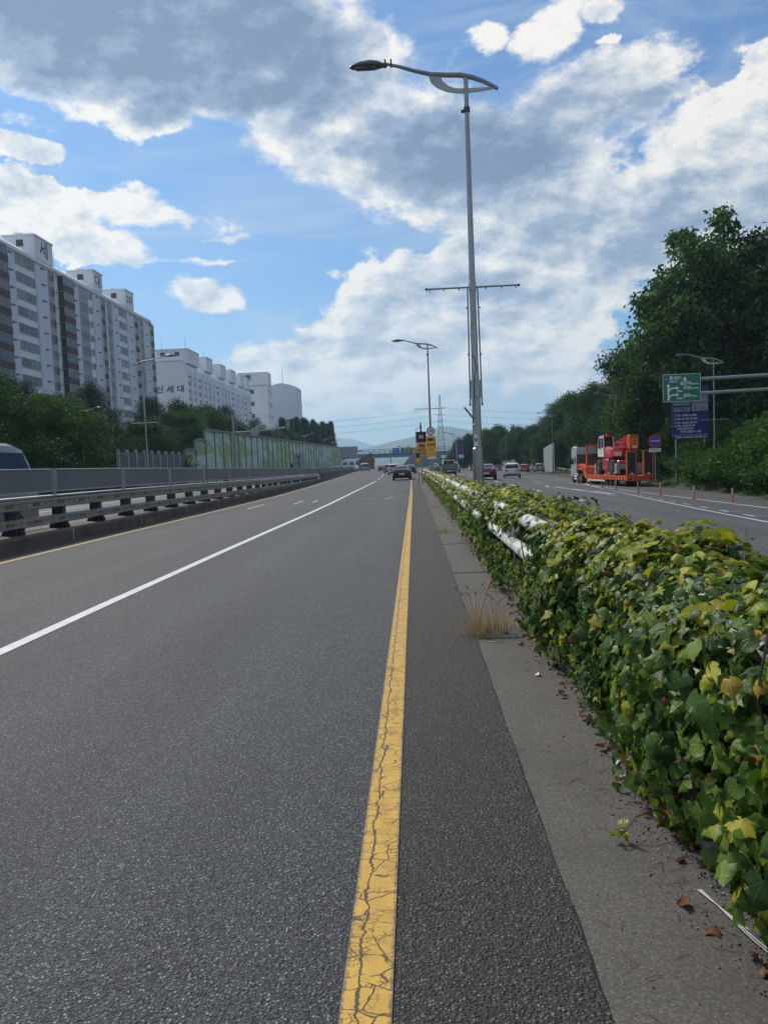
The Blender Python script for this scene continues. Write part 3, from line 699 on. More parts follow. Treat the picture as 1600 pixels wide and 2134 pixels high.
    def merged(idx, full):
        VV, FF, T, B, MI = [], [], [], [], []; off = 0
        for k in range(NTP if full else 1):
            V, f = tmpl[k] if full else leaf_template(False)
            ii = idx[idx % NTP == k] if full else idx
            if len(ii) == 0: continue
            w = V[None]*(size[ii][:, None, None]); w = w*np.array([1, 1, 1])*np.stack([np.ones(len(ii)), np.ones(len(ii)), rng.uniform(.5, 1.9, len(ii))], -1)[:, None, :]
            Q = w[..., 0:1]*sd[ii][:, None]+w[..., 1:2]*ax[ii][:, None]+w[..., 2:3]*nrm[ii][:, None]+pts[ii][:, None]
            VV.append(Q.reshape(-1, 3)); FF.append((f[None]+off+len(V)*np.arange(len(ii))[:, None, None]).reshape(-1, 3)); off += len(V)*len(ii)
            T.append(np.repeat(tone[ii], len(V))); B.append(np.tile(V*[1,1,0], (len(ii), 1))); MI.append(np.repeat(cls[ii], len(f)))
        me = fast_mesh('leaves', np.concatenate(VV), np.concatenate(FF), mats, np.concatenate(T), True)
        a = me.attributes.new('blade', 'FLOAT_VECTOR', 'POINT'); a.data.foreach_set('vector', np.ascontiguousarray(np.concatenate(B), np.float32).ravel())
        me.polygons.foreach_set('material_index', np.concatenate(MI).astype(np.int32)); me.update()
        return me
    rest = np.where(~isbig)[0]
    stuff(link('leaves', merged(rest[y[rest] < 15], True), hedge)); stuff(link('leaves', merged(rest[y[rest] >= 15], False), hedge))
    # woody tangle inside
    mb = MB()
    for k in range(420):
        yy = 1.5+60*random.random()**1.7; x0 = yx(yy)+.2+random.uniform(1.2, 2.2); p = Vector((x0, yy, random.uniform(.05, .2))); pl = [p-Vector(base)]
        for q in range(5): p = p+Vector((random.uniform(-.10, .10), random.uniform(-.3, .3), random.uniform(.05, .26))); p.z = min(p.z, 1.05); p.x = max(p.x, yx(yy)+1.28); pl.append(p-Vector(base))
        mb.tube(pl, [.011, .009, .008, .006, .005, .003], 5)
    stuff(mb.build('stems', mt['stem'], hedge, True))
    # added dark core sheet whose colour stands in for shade between the leaves
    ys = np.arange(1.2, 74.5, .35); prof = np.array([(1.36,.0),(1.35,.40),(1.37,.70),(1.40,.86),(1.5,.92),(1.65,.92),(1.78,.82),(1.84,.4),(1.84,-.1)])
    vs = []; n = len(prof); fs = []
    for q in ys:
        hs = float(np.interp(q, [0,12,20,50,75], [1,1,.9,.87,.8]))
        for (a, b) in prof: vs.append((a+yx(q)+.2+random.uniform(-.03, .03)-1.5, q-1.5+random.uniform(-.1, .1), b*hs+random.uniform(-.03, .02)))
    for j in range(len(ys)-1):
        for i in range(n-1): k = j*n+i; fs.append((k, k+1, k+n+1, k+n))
    m = W('dark_gap_shade', (.030,.026,.016), amt=.6, rough=.95, scale=20, dirt=(.012,.02,.008), dirt_amt=.6)
    stuff(MB().raw(vs, fs).build('dark_core', m, hedge))
    # one trailing shoot on the gutter
    sh = thing('ivy_shoot', 'single ivy shoot with small bright leaves lying on the bare gutter', 'ivy', (.82, 3.1, 0))
    MB().tube([(.28,.05,.06),(.14,.06,.10),(.05,.02,.09),(-.02,-.02,.03)], [.004,.0035,.003,.002], 6).build('stem', mt['stem'], sh, True)
    V, f = tmpl[0]
    for k in range(9):
        o = bpy.data.objects.new('leaf', lib[k % 3, 1, k % 2]); col.objects.link(o); o.parent = sh
        o.location = (-.02+random.uniform(-.03, .03), -.02+random.uniform(-.04, .03), .03+random.uniform(0, .07)); o.scale = (.026,)*3
        o.rotation_euler = (random.uniform(-.9, .9), random.uniform(-.9, .9), random.uniform(0, 6.28))
    return lib
LEAFLIB = ivy()

def litter():
    # fallen brown leaves at the foot of the hedge
    spots = []
    for k in range(120):
        y = random.choice([random.uniform(2.2, 5.5), random.uniform(6.3, 7.6), random.uniform(4, 12)]); spots.append((1.08-abs(random.gauss(0, .07)), y))
    spots += [(.64,7.0),(.66,7.1),(.80,6.95),(.86,6.9),(.93,6.85),(.62,7.05)]
    m = thing('fallen_leaves', 'curled brown leaves fallen along the foot of the ivy', 'leaves', (1, 5, 0)); stuff(m)
    for i, (x, y) in enumerate(spots):
        o = bpy.data.objects.new('leaf', LEAFLIB[i % 3, 3, i % 2]); col.objects.link(o); o.parent = m; o.location = (x-1, y-5, .008+.010*random.random())
        s = random.uniform(.025, .055); o.scale = (s, s, s*random.uniform(1, 2.4)); o.rotation_euler = (random.uniform(-.6, .6)+(3.1 if i % 3 == 0 else 0), random.uniform(-.6, .6), random.uniform(0, 6.28))
    # pine needles and bits of stalk
    mb = MB()
    for k in range(70):
        y = 2.0+2.2*random.random()**1.4; x = 1.0-abs(random.gauss(0, .20)); a = random.uniform(0, 6.28); l = random.uniform(.03, .10); c = random.uniform(-.5, .5)
        pl = [(x+l*t*math.cos(a+c*t), y+l*t*math.sin(a+c*t), .002+.004*random.random()) for t in (0, .35, .7, 1)]
        mb.tube(pl, [.0009,.0012,.001,.0006], 4)
    nm = W('red_pine_needle', (.13,.045,.025), amt=.4, rough=.7)
    stuff(tag(mb.build('pine_needles', nm), 'reddish dry pine needles scattered on the gutter', 'pine needles'))
    mb = MB()
    for k in range(5):
        o = k*.009; mb.tube([(1.30+o, 1.5, .03+.004*k), (1.14+o, 2.05, .022+.003*k), (1.04+o*.8, 2.42, .012+.002*(k % 2)), (.99-o*.4, 2.72, .005)], .0019, 5)
    tag(mb.build('cable_bundle', W('grey_white_cable', (.42,.42,.40), amt=.2, rough=.5), None, True), 'thin white cable bundle emerging from the ivy onto the gutter', 'cable')
    wl = W('litter_white', (.62,.62,.60), amt=.1, rough=.6)
    tag(MB().lathe([(.004,0),(.0045,.01),(.0045,.065),(.004,.07)], (.60, 6.62, .004), 'X', 8).build('cigarette_butt', wl), 'white cigarette butt on the gutter beside the dry grass', 'litter')
    tag(MB().raw([(.03,0,0),(.0,.025,.018),(-.03,.005,.004),(0,-.025,.016),(.004,.0,.03)], [(0,1,4),(1,2,4),(2,3,4),(3,0,4)]).build('plastic_scrap', wl), 'crumpled clear plastic scrap on the gutter grit', 'litter').location = (.86, 5.55, .0)
    for i, (x, y, a, lb) in enumerate([(.97, 3.72, .5, 'bent white plastic strip in the grit by the ivy'), (1.0, 3.9, 1.1, 'short white plastic strip behind the bent one')]):
        o = tag(MB().box(-.028, .028, -.006, .006, 0, .006, .002).build('plastic_strip', wl), lb, 'litter'); o.location = (x, y, .004); o.rotation_euler = (0, 0, a)
litter()

def grass_tuft(name, label, loc, n, h, spread, tonemean, heads=0):
    t = thing(name, label, 'grass', loc); mb = MB(); vs = []; fs = []; tn = []
    for k in range(n):
        a = random.uniform(0, 6.28); l = h*random.uniform(.45, 1.05); lean = random.uniform(.05, spread); w = random.uniform(.0012, .0028)
        b = Vector((random.gauss(0, spread*.11), random.gauss(0, spread*.11), 0)); pr = Vector((-math.sin(a), math.cos(a), 0))*w
        i0 = len(vs); tv = min(1, max(0, random.gauss(tonemean, .25)))
        for q in range(5):
            u = q/4; c = b+Vector((math.cos(a), math.sin(a), 0))*lean*l*u*u+Vector((0, 0, l*u*(1-.25*lean*u)))
            vs += [c-pr*(1-u*.9), c+pr*(1-u*.9)]; tn += [tv, tv]
        for q in range(4): j = i0+2*q; fs.append((j, j+1, j+3, j+2))
    o = link('blades', fast_mesh('blades', np.array([tuple(v) for v in vs]), np.array(fs), mt['dry'], np.array(tn)), t); stuff(o)
    for k in range(heads):
        a = random.uniform(0, 6.28); top = Vector((math.cos(a)*spread*h*.5*random.random(), math.sin(a)*spread*h*.5*random.random(), h*random.uniform(.85, 1.15)))
        MB().tube([(0,0,0), top*.5+Vector((0,0,h*.05)), top], .0012, 4).build('stalk', mt['dry'], t)
        dr = Vector((math.cos(a), math.sin(a), .9)).normalized()
        MB().tube([top, top+dr*.015, top+dr*.04, top+dr*.055], [.002,.006,.005,.001], 6).build('seed_head', mt['dry'], t, True)
grass_tuft('grass_tuft', 'tall dry foxtail grass tuft rooted at the gutter joint', (.52, 6.95, 0), 150, .42, .80, .40, 10)
grass_tuft('grass_tuft', 'shorter brown dry grass clump beside the tall foxtail tuft', (.70, 7.05, 0), 150, .30, .95, .25, 5)
grass_tuft('grass_tuft', 'low reddish green weed patch farther along the gutter', (.62, 17.2, 0), 160, .28, 1.1, .7)
grass_tuft('grass_tuft', 'small green weed growing from the far slab joint', (.66, 27.0, 0), 90, .25, 1.0, .9)
grass_tuft('grass_tuft', 'dead weed tuft at the foot of the left median kerb', (-8.60, 24.2, 0), 150, .34, .9, .5)
# ------------------------------------------------------------------ street lamps
def make_lamp(label, loc, side=-1, h=11.4, banner=True, rods=True, group='lamp posts along the road', scale=None, fat=1.0):
    t = thing('street_lamp', label, 'street lamp', loc, 0, group, scale); s = side; k = h/11.4
    MB().lathe([(.20*fat,0),(.20*fat,.03),(.14*fat,.04),(.14*fat,1.93),(.118*fat,1.95),(.116*fat,2.55),(.121*fat,2.552),(.121*fat,2.57),(.115*fat,2.575),(.11*fat,3.25*k)], n=20).build('sleeve', mt['stain'], t, True)
    MB().lathe([(.108*fat,3.25*k),(.092*fat,4.2*k),(.078*fat,7*k),(.06*fat,10.5*k),(.058*fat,h+.02)], n=16).build('pole', mt['stain'], t, True)
    MB().lathe([(.10*fat,3.24*k),(.128*fat,3.25*k),(.128*fat,3.72*k),(.10*fat,3.73*k)], n=20).build('collar', mt['stain'], t, True)
    A = [(-2.02,11.88),(-1.7,11.80),(-1.3,11.67),(-.9,11.565),(-.5,11.52),(-.15,11.50),(.15,11.43),(.45,11.31),(.82,11.10)]
    MB().tube([(-s*x, 0, z-11.4+h) for x, z in A], [.035,.042,.048,.055,.062,.065,.062,.055,.045], 10).build('arm', mt['greymet'], t, True)
    cres = [(-.95,11.53),(-.90,11.36),(-.75,11.22),(-.5,11.10),(-.2,11.045),(0,11.04),(.4,11.07),(.80,11.12),(.80,11.15),(.35,11.15),(0,11.155),(-.25,11.165),(-.45,11.24),(-.60,11.38),(-.66,11.54)]
    MB().prism([(-s*x, z-11.4+h) for x, z in cres], 'Y', -.018, .018).build('bracket', mt['bracket'], t)
    hd = MB(); rings = []
    for u, ry, rz0, rz1 in ((-2.98,.02,.0,.02),(-2.9,.09,-.05,.06),(-2.7,.15,-.075,.12),(-2.45,.17,-.08,.145),(-2.25,.14,-.065,.12),(-2.12,.075,-.05,.07),(-2.0,.06,-.045,.06)):
        zc = 11.85-11.4+h; rings.append([(-s*u, ry*math.cos(a), zc+(rz1 if math.sin(a) > 0 else -rz0)*math.sin(a)) for a in [2*math.pi*q/12 for q in range(12)]])
    hd.loft(rings); head = hd.build('lamp_head', mt['lampbody'], t, True)
    MB().box(*sorted((s*2.3, s*2.8)), -.10, .10, 11.79-11.4+h, 11.80-11.4+h).build('lens', mt['bracket'], head)
    for x in (-2.05, -1.9): MB().box(*sorted((-s*(x-.02), -s*(x+.02))), -.05, .05, 11.8-11.4+h, 11.98-11.4+h).build('clamp', mt['darkmet'], head)
    MB().lathe([(.06,10.55*k),(.085,10.56*k),(.085,10.68*k),(.06,10.69*k)], n=12).build('ring_clamp', mt['darkmet'], t)
    MB().box(-.15, -.06, -.03, .03, 10.56*k, 10.62*k).build('bolt', mt['darkmet'], t)
    if banner:
        for q in (-1, 1):
            b = MB().tube([(q*.07, 0, 6.13*k), (q*1.2, 0, 6.13*k)], .024, 8).build('banner_arm', mt['greymet'], t, True)
            for x in (.35, .75, 1.12): MB().box(q*x-.012, q*x+.012, -.012, .012, 6.06*k, 6.11*k).build('hook', mt['darkmet'], b)
            MB().lathe([(.03,q*1.17),(.036,q*1.18),(.036,q*1.22),(.02,q*1.23)], (0,0,6.13*k), 'X', 8).build('end_cap', mt['darkmet'], b)
        MB().lathe([(.083,6.02*k),(.095,6.03*k),(.095,6.24*k),(.083,6.25*k)], n=14).build('band', mt['stain'], t, True)
    if rods:
        for q in (-1, 1):
            b = MB().tube([(q*.155, 0, 3.05), (q*.13, 0, 6.1)], .02, 8).build('folded_banner_arm', mt['greymet'], t, True)
            for z in (3.1, 4.4, 5.6): MB().box(q*.16-.03, q*.16+.03, -.012, .012, z-.015, z+.015).build('hook', mt['darkmet'], b)
        MB().tube([(-.09,-.06,2.72), (-.32,-.08,3.02)], .026, 8).build('stub_arm', mt['stain'], t, True)
        MB().tube([(-.10,-.05,4.35),(-.02,-.12,4.32),(.03,-.11,4.0),(-.05,-.13,3.75),(-.06,-.135,3.3),(-.09,-.12,2.8),(-.115,-.07,2.4)], .008, 5).build('cable', mt['black'], t, True)
        p = MB().prism([(-.06,2.0),(.02,2.0),(.02,2.3),(-.06,2.3)], 'Y', -.128, -.122).build('sticker', mt['whiteink'], t)
        p.rotation_euler = (0, 0, R(-14))
        text('9', .15, p, mt['ink'], (-.02, -.131, 2.14), (R(90), 0, 0), 'numeral', bold=.004)
    return t
make_lamp('tall steel lamp post with folded banner arms rising from the ivy', (1.7, 20.2, 0))
make_lamp('second tall lamp post beyond the first, above the speed camera signs', (1.5, 64, 0), rods=False)
make_lamp('lamp post in front of the dark trees at the end of the concrete wall', (-23.0, 65, 0), 1, 11.2, True, False)
l3 = make_lamp('thin lamp post beside the blue notice board', (24.1, 62, -1.4), -1, 10.3, True, False, fat=.75)
far = [(-25.5, 58, 0, 1, .58, 'short lamp with crossbar half hidden behind the tall left lamp post'), (-26, 112, 0, 1, .85, 'lamp peeping over the near half of the green noise barrier'), (-26.5, 150, 0, 1, .85, 'lamp over the middle of the green noise barrier'), (-27, 190, 0, 1, .85, 'double headed looking lamp over the far half of the noise barrier'),
       (-27, 232, 0, 1, .88, 'lamp over the far end of the green noise barrier'), (-27.5, 262, 0, 1, .9, 'small lamp at the end of the conifer row'), (25.8, 98, -1.4, -1, .92, 'lamp standing before the pines behind the truck'), (25.4, 140, -1.4, -1, .95, 'small lamp above the hillside trees right of the tall pole'), (23, 190, -1.4, -1, 1, 'faint far lamp beside the white fence panels'), (12.5, 240, -1, -1, 1, 'faint distant lamp beside the round dark tree')]
for x, y, z, s, k, lb in far: make_lamp(lb, (x, y, z), s, 11.4, False, False, 'far lamp posts', k)

# ------------------------------------------------------------------ left median: kerb, guardrail, mesh fence, concrete barrier
def dz(y): return -.34*min(1, max(0, (y-22)/62))
def mesh_mat():
    def fn(n, b):
        p = pos(n); g = n.noise(1.5, 4, .6, p)
        n.put(b.inputs['Base Color'], n.mix(g, (.14,.142,.146), (.22,.22,.224))); b.inputs['Roughness'].default_value = .55
        tr = n.new('ShaderNodeBsdfTransparent'); mx = n.new('ShaderNodeMixShader'); mx.inputs[0].default_value = .24
        n.l.new(b.outputs[0], mx.inputs[1]); n.l.new(tr.outputs[0], mx.inputs[2]); n.l.new(mx.outputs[0], n.n['Material Output'].inputs[0])
    return mat('expanded_metal_mesh', fn)
mt['mesh'] = mesh_mat()
def left_median():
    kb = struct(thing('median_kerb', '', '', (-9, 15, 0))); del kb['label'], kb['category']
    y = 9.3
    while y < 88:
        y1 = y+4.9; a, b = kx(y), kx(y1); mb = MB()
        pr = [(0,0),(.0,.27),(-.03,.30),(-.85,.31),(-.9,0)]
        mb.loft([[(a+9+u, y-15+.005, w) for u, w in pr], [(b+9+u, y1-15-.06, w) for u, w in pr]]); mb.build('kerb_block', mt['conc_d'], kb)
        mb = MB(); pr2 = [(.004,0),(.004,.272),(-.03,.304),(-.3,.306),(-.3,0)]
        mb.loft([[(b+9+u, y1-15-.06, w) for u, w in pr2], [(b+9+u, y1-15-.005, w) for u, w in pr2]]); mb.build('pale_joint', mt['conc_l'], kb)
        y = y1
    g = thing('median_guardrail', 'low steel guardrail with dark posts and reflector strips on the left median', 'guardrail', (-9, 15, .3))
    off = lambda y: kx(y)-.28
    def beam(nm, z, hh, dep, m, y0=9.3, y1=86):
        y = y0
        while y < y1-.1:
            e = min(y+4.6, y1); pr = [(.0,0),(.06,.03),(.06,hh*.3),(.0,hh*.38),(.0,hh*.62),(.06,hh*.7),(.06,hh-.03),(0,hh),(-dep,hh),(-dep,0)]
            MB().loft([[(off(q)+9+u, q-15, z+dz(q)*sc-.3+w) for u, w in pr] for q, sc in ((y, 1), (e-.012, 1))]).build(nm, m, g); y = e
    beam('top_beam', .86, .26, .06, mt['galv']); beam('lower_beam', .46, .22, .05, mt['galv'])
    y = 9.3
    while y < 85:
        e = min(y+4.6, 86); MB().loft([[(off(q)+9+u, q-15, 1.14+dz(q)-.3+w) for u, w in ((.03,0),(.03,.025),(-.42,.03),(-.42,.005))] for q in (y, e-.01)]).build('cover_plate', mt['galv'], g); y = e
    post = None; y = 10.2; i = 0
    while y < 85.5:
        x = off(y)+9-.22; hz = (.86+dz(y)-.3)
        p = MB(); p.box(x-.11, x+.11, y-15-.05, y-15+.05, .0, hz+.2); p.box(x-.14, x-.10, y-15-.10, y-15+.10, .0, hz+.1); p.box(x+.10, x+.14, y-15-.10, y-15+.10, .0, hz+.1)
        po = p.build('post', mt['darkmet'], g)
        f = MB(); f.prism([(x-.24,0.012),(x+.24,.012),(x+.24,.05),(x+.18,.15),(x+.12,.17),(x-.12,.17),(x-.18,.15),(x-.24,.05)], 'Y', y-15-.09, y-15+.09); f.build('base_shoe', mt['black'], po)
        y += 2.3; i += 1
    y = 13.6; i = 0
    while y < 60:
        for z, hh in ((.86, .26), (.46, .22)):
            zz = z+hh*.5+dz(y)-.3; x = off(y)+9
            me = MB().prism([(y-15,zz-.045),(y-15+.27,zz-.035),(y-15+.27,zz+.035),(y-15,zz+.045)], 'X', x+.004, x+.034)
            me.build('reflector', mt['reflor'] if i % 4 == 1 else mt['reflyel'], g)
        y += .31; i += 1
    for y, m in ((46.5, 'orange'), (52, 'reflect'), (56.5, 'signred'), (59, 'reflect'), (65, 'reflect')):
        x = off(y)+9-.05; MB().box(x, x+.03, y-15-.3, y-15+.3, .36+dz(y), .52+dz(y)).build('plate', mt[m], g)
    f = thing('glare_fence', 'row of grey mesh anti glare panels standing on the left median', 'fence', (-9.3, 15, 1.2))
    y = 9.9; 
    while y < 88:
        e = y+4.65; x0, x1 = off(y)-.2+9.3, off(e)-.2+9.3; z0, z1 = 1.27+dz(y)-1.2, 1.82+dz(y)-1.2; z0b, z1b = 1.27+dz(e)-1.2, 1.82+dz(e)-1.2
        a, b = y-15+.13, e-15-.13
        pn = MB().loft([[(x0-.012, a, z0+.03), (x0+.012, a, z0+.03), (x0+.012, a, z1-.03), (x0-.012, a, z1-.03)], [(x1-.012, b, z0b+.03), (x1+.012, b, z0b+.03), (x1+.012, b, z1b-.03), (x1-.012, b, z1b-.03)]]).build('mesh_panel', mt['mesh'], f)
        fr = MB()
        for u, w in ((z0, z0b), (z1, z1b)): fr.tube([(x0, a, u), (x1, b, w)], .022, 8)
        fr.tube([(x0, a, z0), (x0, a, z1)], .02, 8); fr.tube([(x1, b, z0b), (x1, b, z1b)], .02, 8); fr.build('panel_frame', mt['greymet'], pn, True)
        p = MB(); p.box(x0-.03, x0+.03, y-15-.035, y-15+.035, z0-.12, z1+.03); p.box(x0-.05, x0+.05, y-15-.1, y-15+.1, z0-.13, z0-.10); p.build('fence_post', mt['greymet'], f)
        for q in (-.085, .085): MB().box(x0-.015, x0+.015, y-15+q-.03, y-15+q+.03, z0+.12, z0+.17).build('bracket', mt['greymet'], f)
        y = e
    # concrete safety barrier further on, with its own mesh fence
    j = thing('concrete_barrier', 'stained concrete safety barrier with pale joints continuing the left median', 'barrier', (-11, 90, 0)); y = 87.0
    pr = [(.28,0),(.25,.12),(.12,.36),(.08,.92),(-.08,.92),(-.12,.36),(-.25,.12),(-.28,0)]
    while y < 300:
        e = y+5.0; x0, x1 = kx(y)-.3+11, kx(e)-.3+11
        MB().loft([[(x0+u, y-90, w) for u, w in pr], [(x1+u, e-90-.13, w) for u, w in pr]]).build('barrier_block', mt['conc_d'], j)
        MB().loft([[(x1+u*1.01, e-90-.13, w) for u, w in pr], [(x1+u*1.01, e-90-.01, w) for u, w in pr]]).build('pale_joint', mt['conc_l'], j)
        y = e
    f2 = thing('glare_fence', 'farther mesh fence on top of the concrete barrier', 'fence', (-11, 90, .9)); y = 88
    while y < 290:
        e = y+4.65; x0, x1 = kx(y)-.3+11, kx(e)-.3+11
        pn = MB().loft([[(x0-.012, y-90+.1, .03), (x0+.012, y-90+.1, .03), (x0+.012, y-90+.1, .55), (x0-.012, y-90+.1, .55)], [(x1-.012, e-90-.1, .03), (x1+.012, e-90-.1, .03), (x1+.012, e-90-.1, .55), (x1-.012, e-90-.1, .55)]]).build('mesh_panel', mt['mesh'], f2)
        MB().tube([(x0, y-90+.1, .56), (x1, e-90-.1, .56)], .02, 6).build('panel_frame', mt['greymet'], pn)
        MB().box(x0-.03, x0+.03, y-90-.04, y-90+.04, 0, .6).build('fence_post', mt['greymet'], f2); y = e
    for y, lb in ((52.5, 'yellow marker on the median kerb, nearer one'), (71, 'yellow marker on the median kerb, farther one')):
        t = thing('kerb_marker', lb, 'marker', (kx(y)-.06, y, .3)); MB().lathe([(.07,0),(.07,.03),(.045,.05),(.04,.2),(.02,.22)], n=10).build('body', mt['signyel'], t)
        MB().lathe([(.075,.0),(.078,.01),(.07,.02)], n=10).build('base', mt['black'], t)
left_median()

# ------------------------------------------------------------------ noise barrier and panel wall on the far left
def barrier_mat():
    def fn(n, b):
        p = pos(n); s = n.v('MULTIPLY', p, (0, .10, .42)); a = n.noise(.9, 3, .5, s, dist=1.2); c = n.noise(2.6, 3, .6, n.v('MULTIPLY', p, (0, .16, .8)), dist=.6)
        cc = n.mix(n.sstep(a, .42, .55), (.58,.66,.66), (.27,.46,.13)); cc = n.mix(n.m('MULTIPLY', n.sstep(c, .55, .66), .8), cc, (.46,.58,.20))
        cc = n.mix(n.m('MULTIPLY', n.sstep(c, .45, .33), .75), cc, (.70,.76,.77))
        cc = n.mix(n.m('MULTIPLY', n.sstep(n.noise(7, 4, .6, p), .5, .8), .35), cc, (.32,.38,.34))
        n.put(b.inputs['Base Color'], cc); b.inputs['Roughness'].default_value = .5
    return mat('noise_barrier_panel_paint', fn)
mt['nb'] = barrier_mat()
def noise_wall():
    t = thing('noise_barrier', 'long louvred noise barrier in pale green, lime and white with curved top', 'noise barrier', (-24, 83, 0))
    def panel(h):
        mb = MB(); z = .35
        while z < h-.3:
            mb.prism([(.02,z),(.13,z+.045),(.13,z+.165),(.02,z+.24),(-.03,z+.24),(-.03,z)], 'Y', .10, 3.9) if False else mb.raw(
                [(.02,.10,z),(.07,.10,z+.04),(.07,.10,z+.20),(.02,.10,z+.26),(.02,3.9,z),(.07,3.9,z+.04),(.07,3.9,z+.20),(.02,3.9,z+.26)], [(0,4,5,1),(1,5,6,2),(2,6,7,3)])
            z += .285
        return mb.data('louvre_panel', mt['nb'])
    pn = {h: panel(h) for h in (4.0, 5.2, 6.4)}
    backm = W('barrier_back', (.38,.44,.41), amt=.2, rough=.7); postm = W('barrier_post', (.17,.23,.22), amt=.2, rough=.6)
    topm = W('barrier_cap', (.55,.58,.56), amt=.1, rough=.4)
    bl = {h: MB().box(-.06, .0, .08, 3.92, .0, h).data('backing', backm) for h in (4.0, 5.2, 6.4)}
    po = {h: MB().box(-.1, .14, -.05, .05, 0, h+.1).data('post', postm) for h in (4.0, 5.2, 6.4)}
    cp = MB().loft([[(.0+u, y, w) for u, w in ((-.06,0),(.05,.14),(.22,.25),(.46,.30),(.46,.33),(.21,.29),(.02,.17),(-.10,.02))] for y in (.02, 3.98)]).data('curved_cap', topm)
    xo = interp([(83, 0), (130, .4), (190, 1.2), (250, 1.0)])
    hx = interp([(83, 0), (125, .35), (245, 1.2)])
    for k in range(-1, 40):
        y = 83+k*4.0; h = 4.0 if k == -1 else (5.2 if k == 0 else 6.4); zz = -.15+(hx(y) if k > 0 else 0)*.9
        l = (xo(y), y-83, zz)
        p = link('louvre_panel', pn[h], t, l); link('backing', bl[h], p); link('curved_cap', cp, t, (l[0], l[1], zz+h-.05)); link('post', po[h], t, l)
    w = thing('panel_wall', 'grey weathered concrete panel wall with pale posts left of the noise barrier', 'wall', (-24, 60, 0))
    gm = W('grey_wall_panel', (.13,.13,.135), amt=.35, rough=.85, scale=1.1, dirt=(.05,.05,.05), dirt_amt=.4)
    pd = MB().box(-.05, .05, .06, 1.94, 0, .86).data('wall_panel', gm); pp = MB().box(-.10, .13, -.07, .07, 0, 3.75).data('post', W('pale_post', (.40,.41,.42), amt=.15))
    for k in range(9):
        for q in range(4): link('wall_panel', pd, w, (0, 1+k*2, .02+q*.875))
        link('post', pp, w, (0, 1+k*2, 0))
noise_wall()

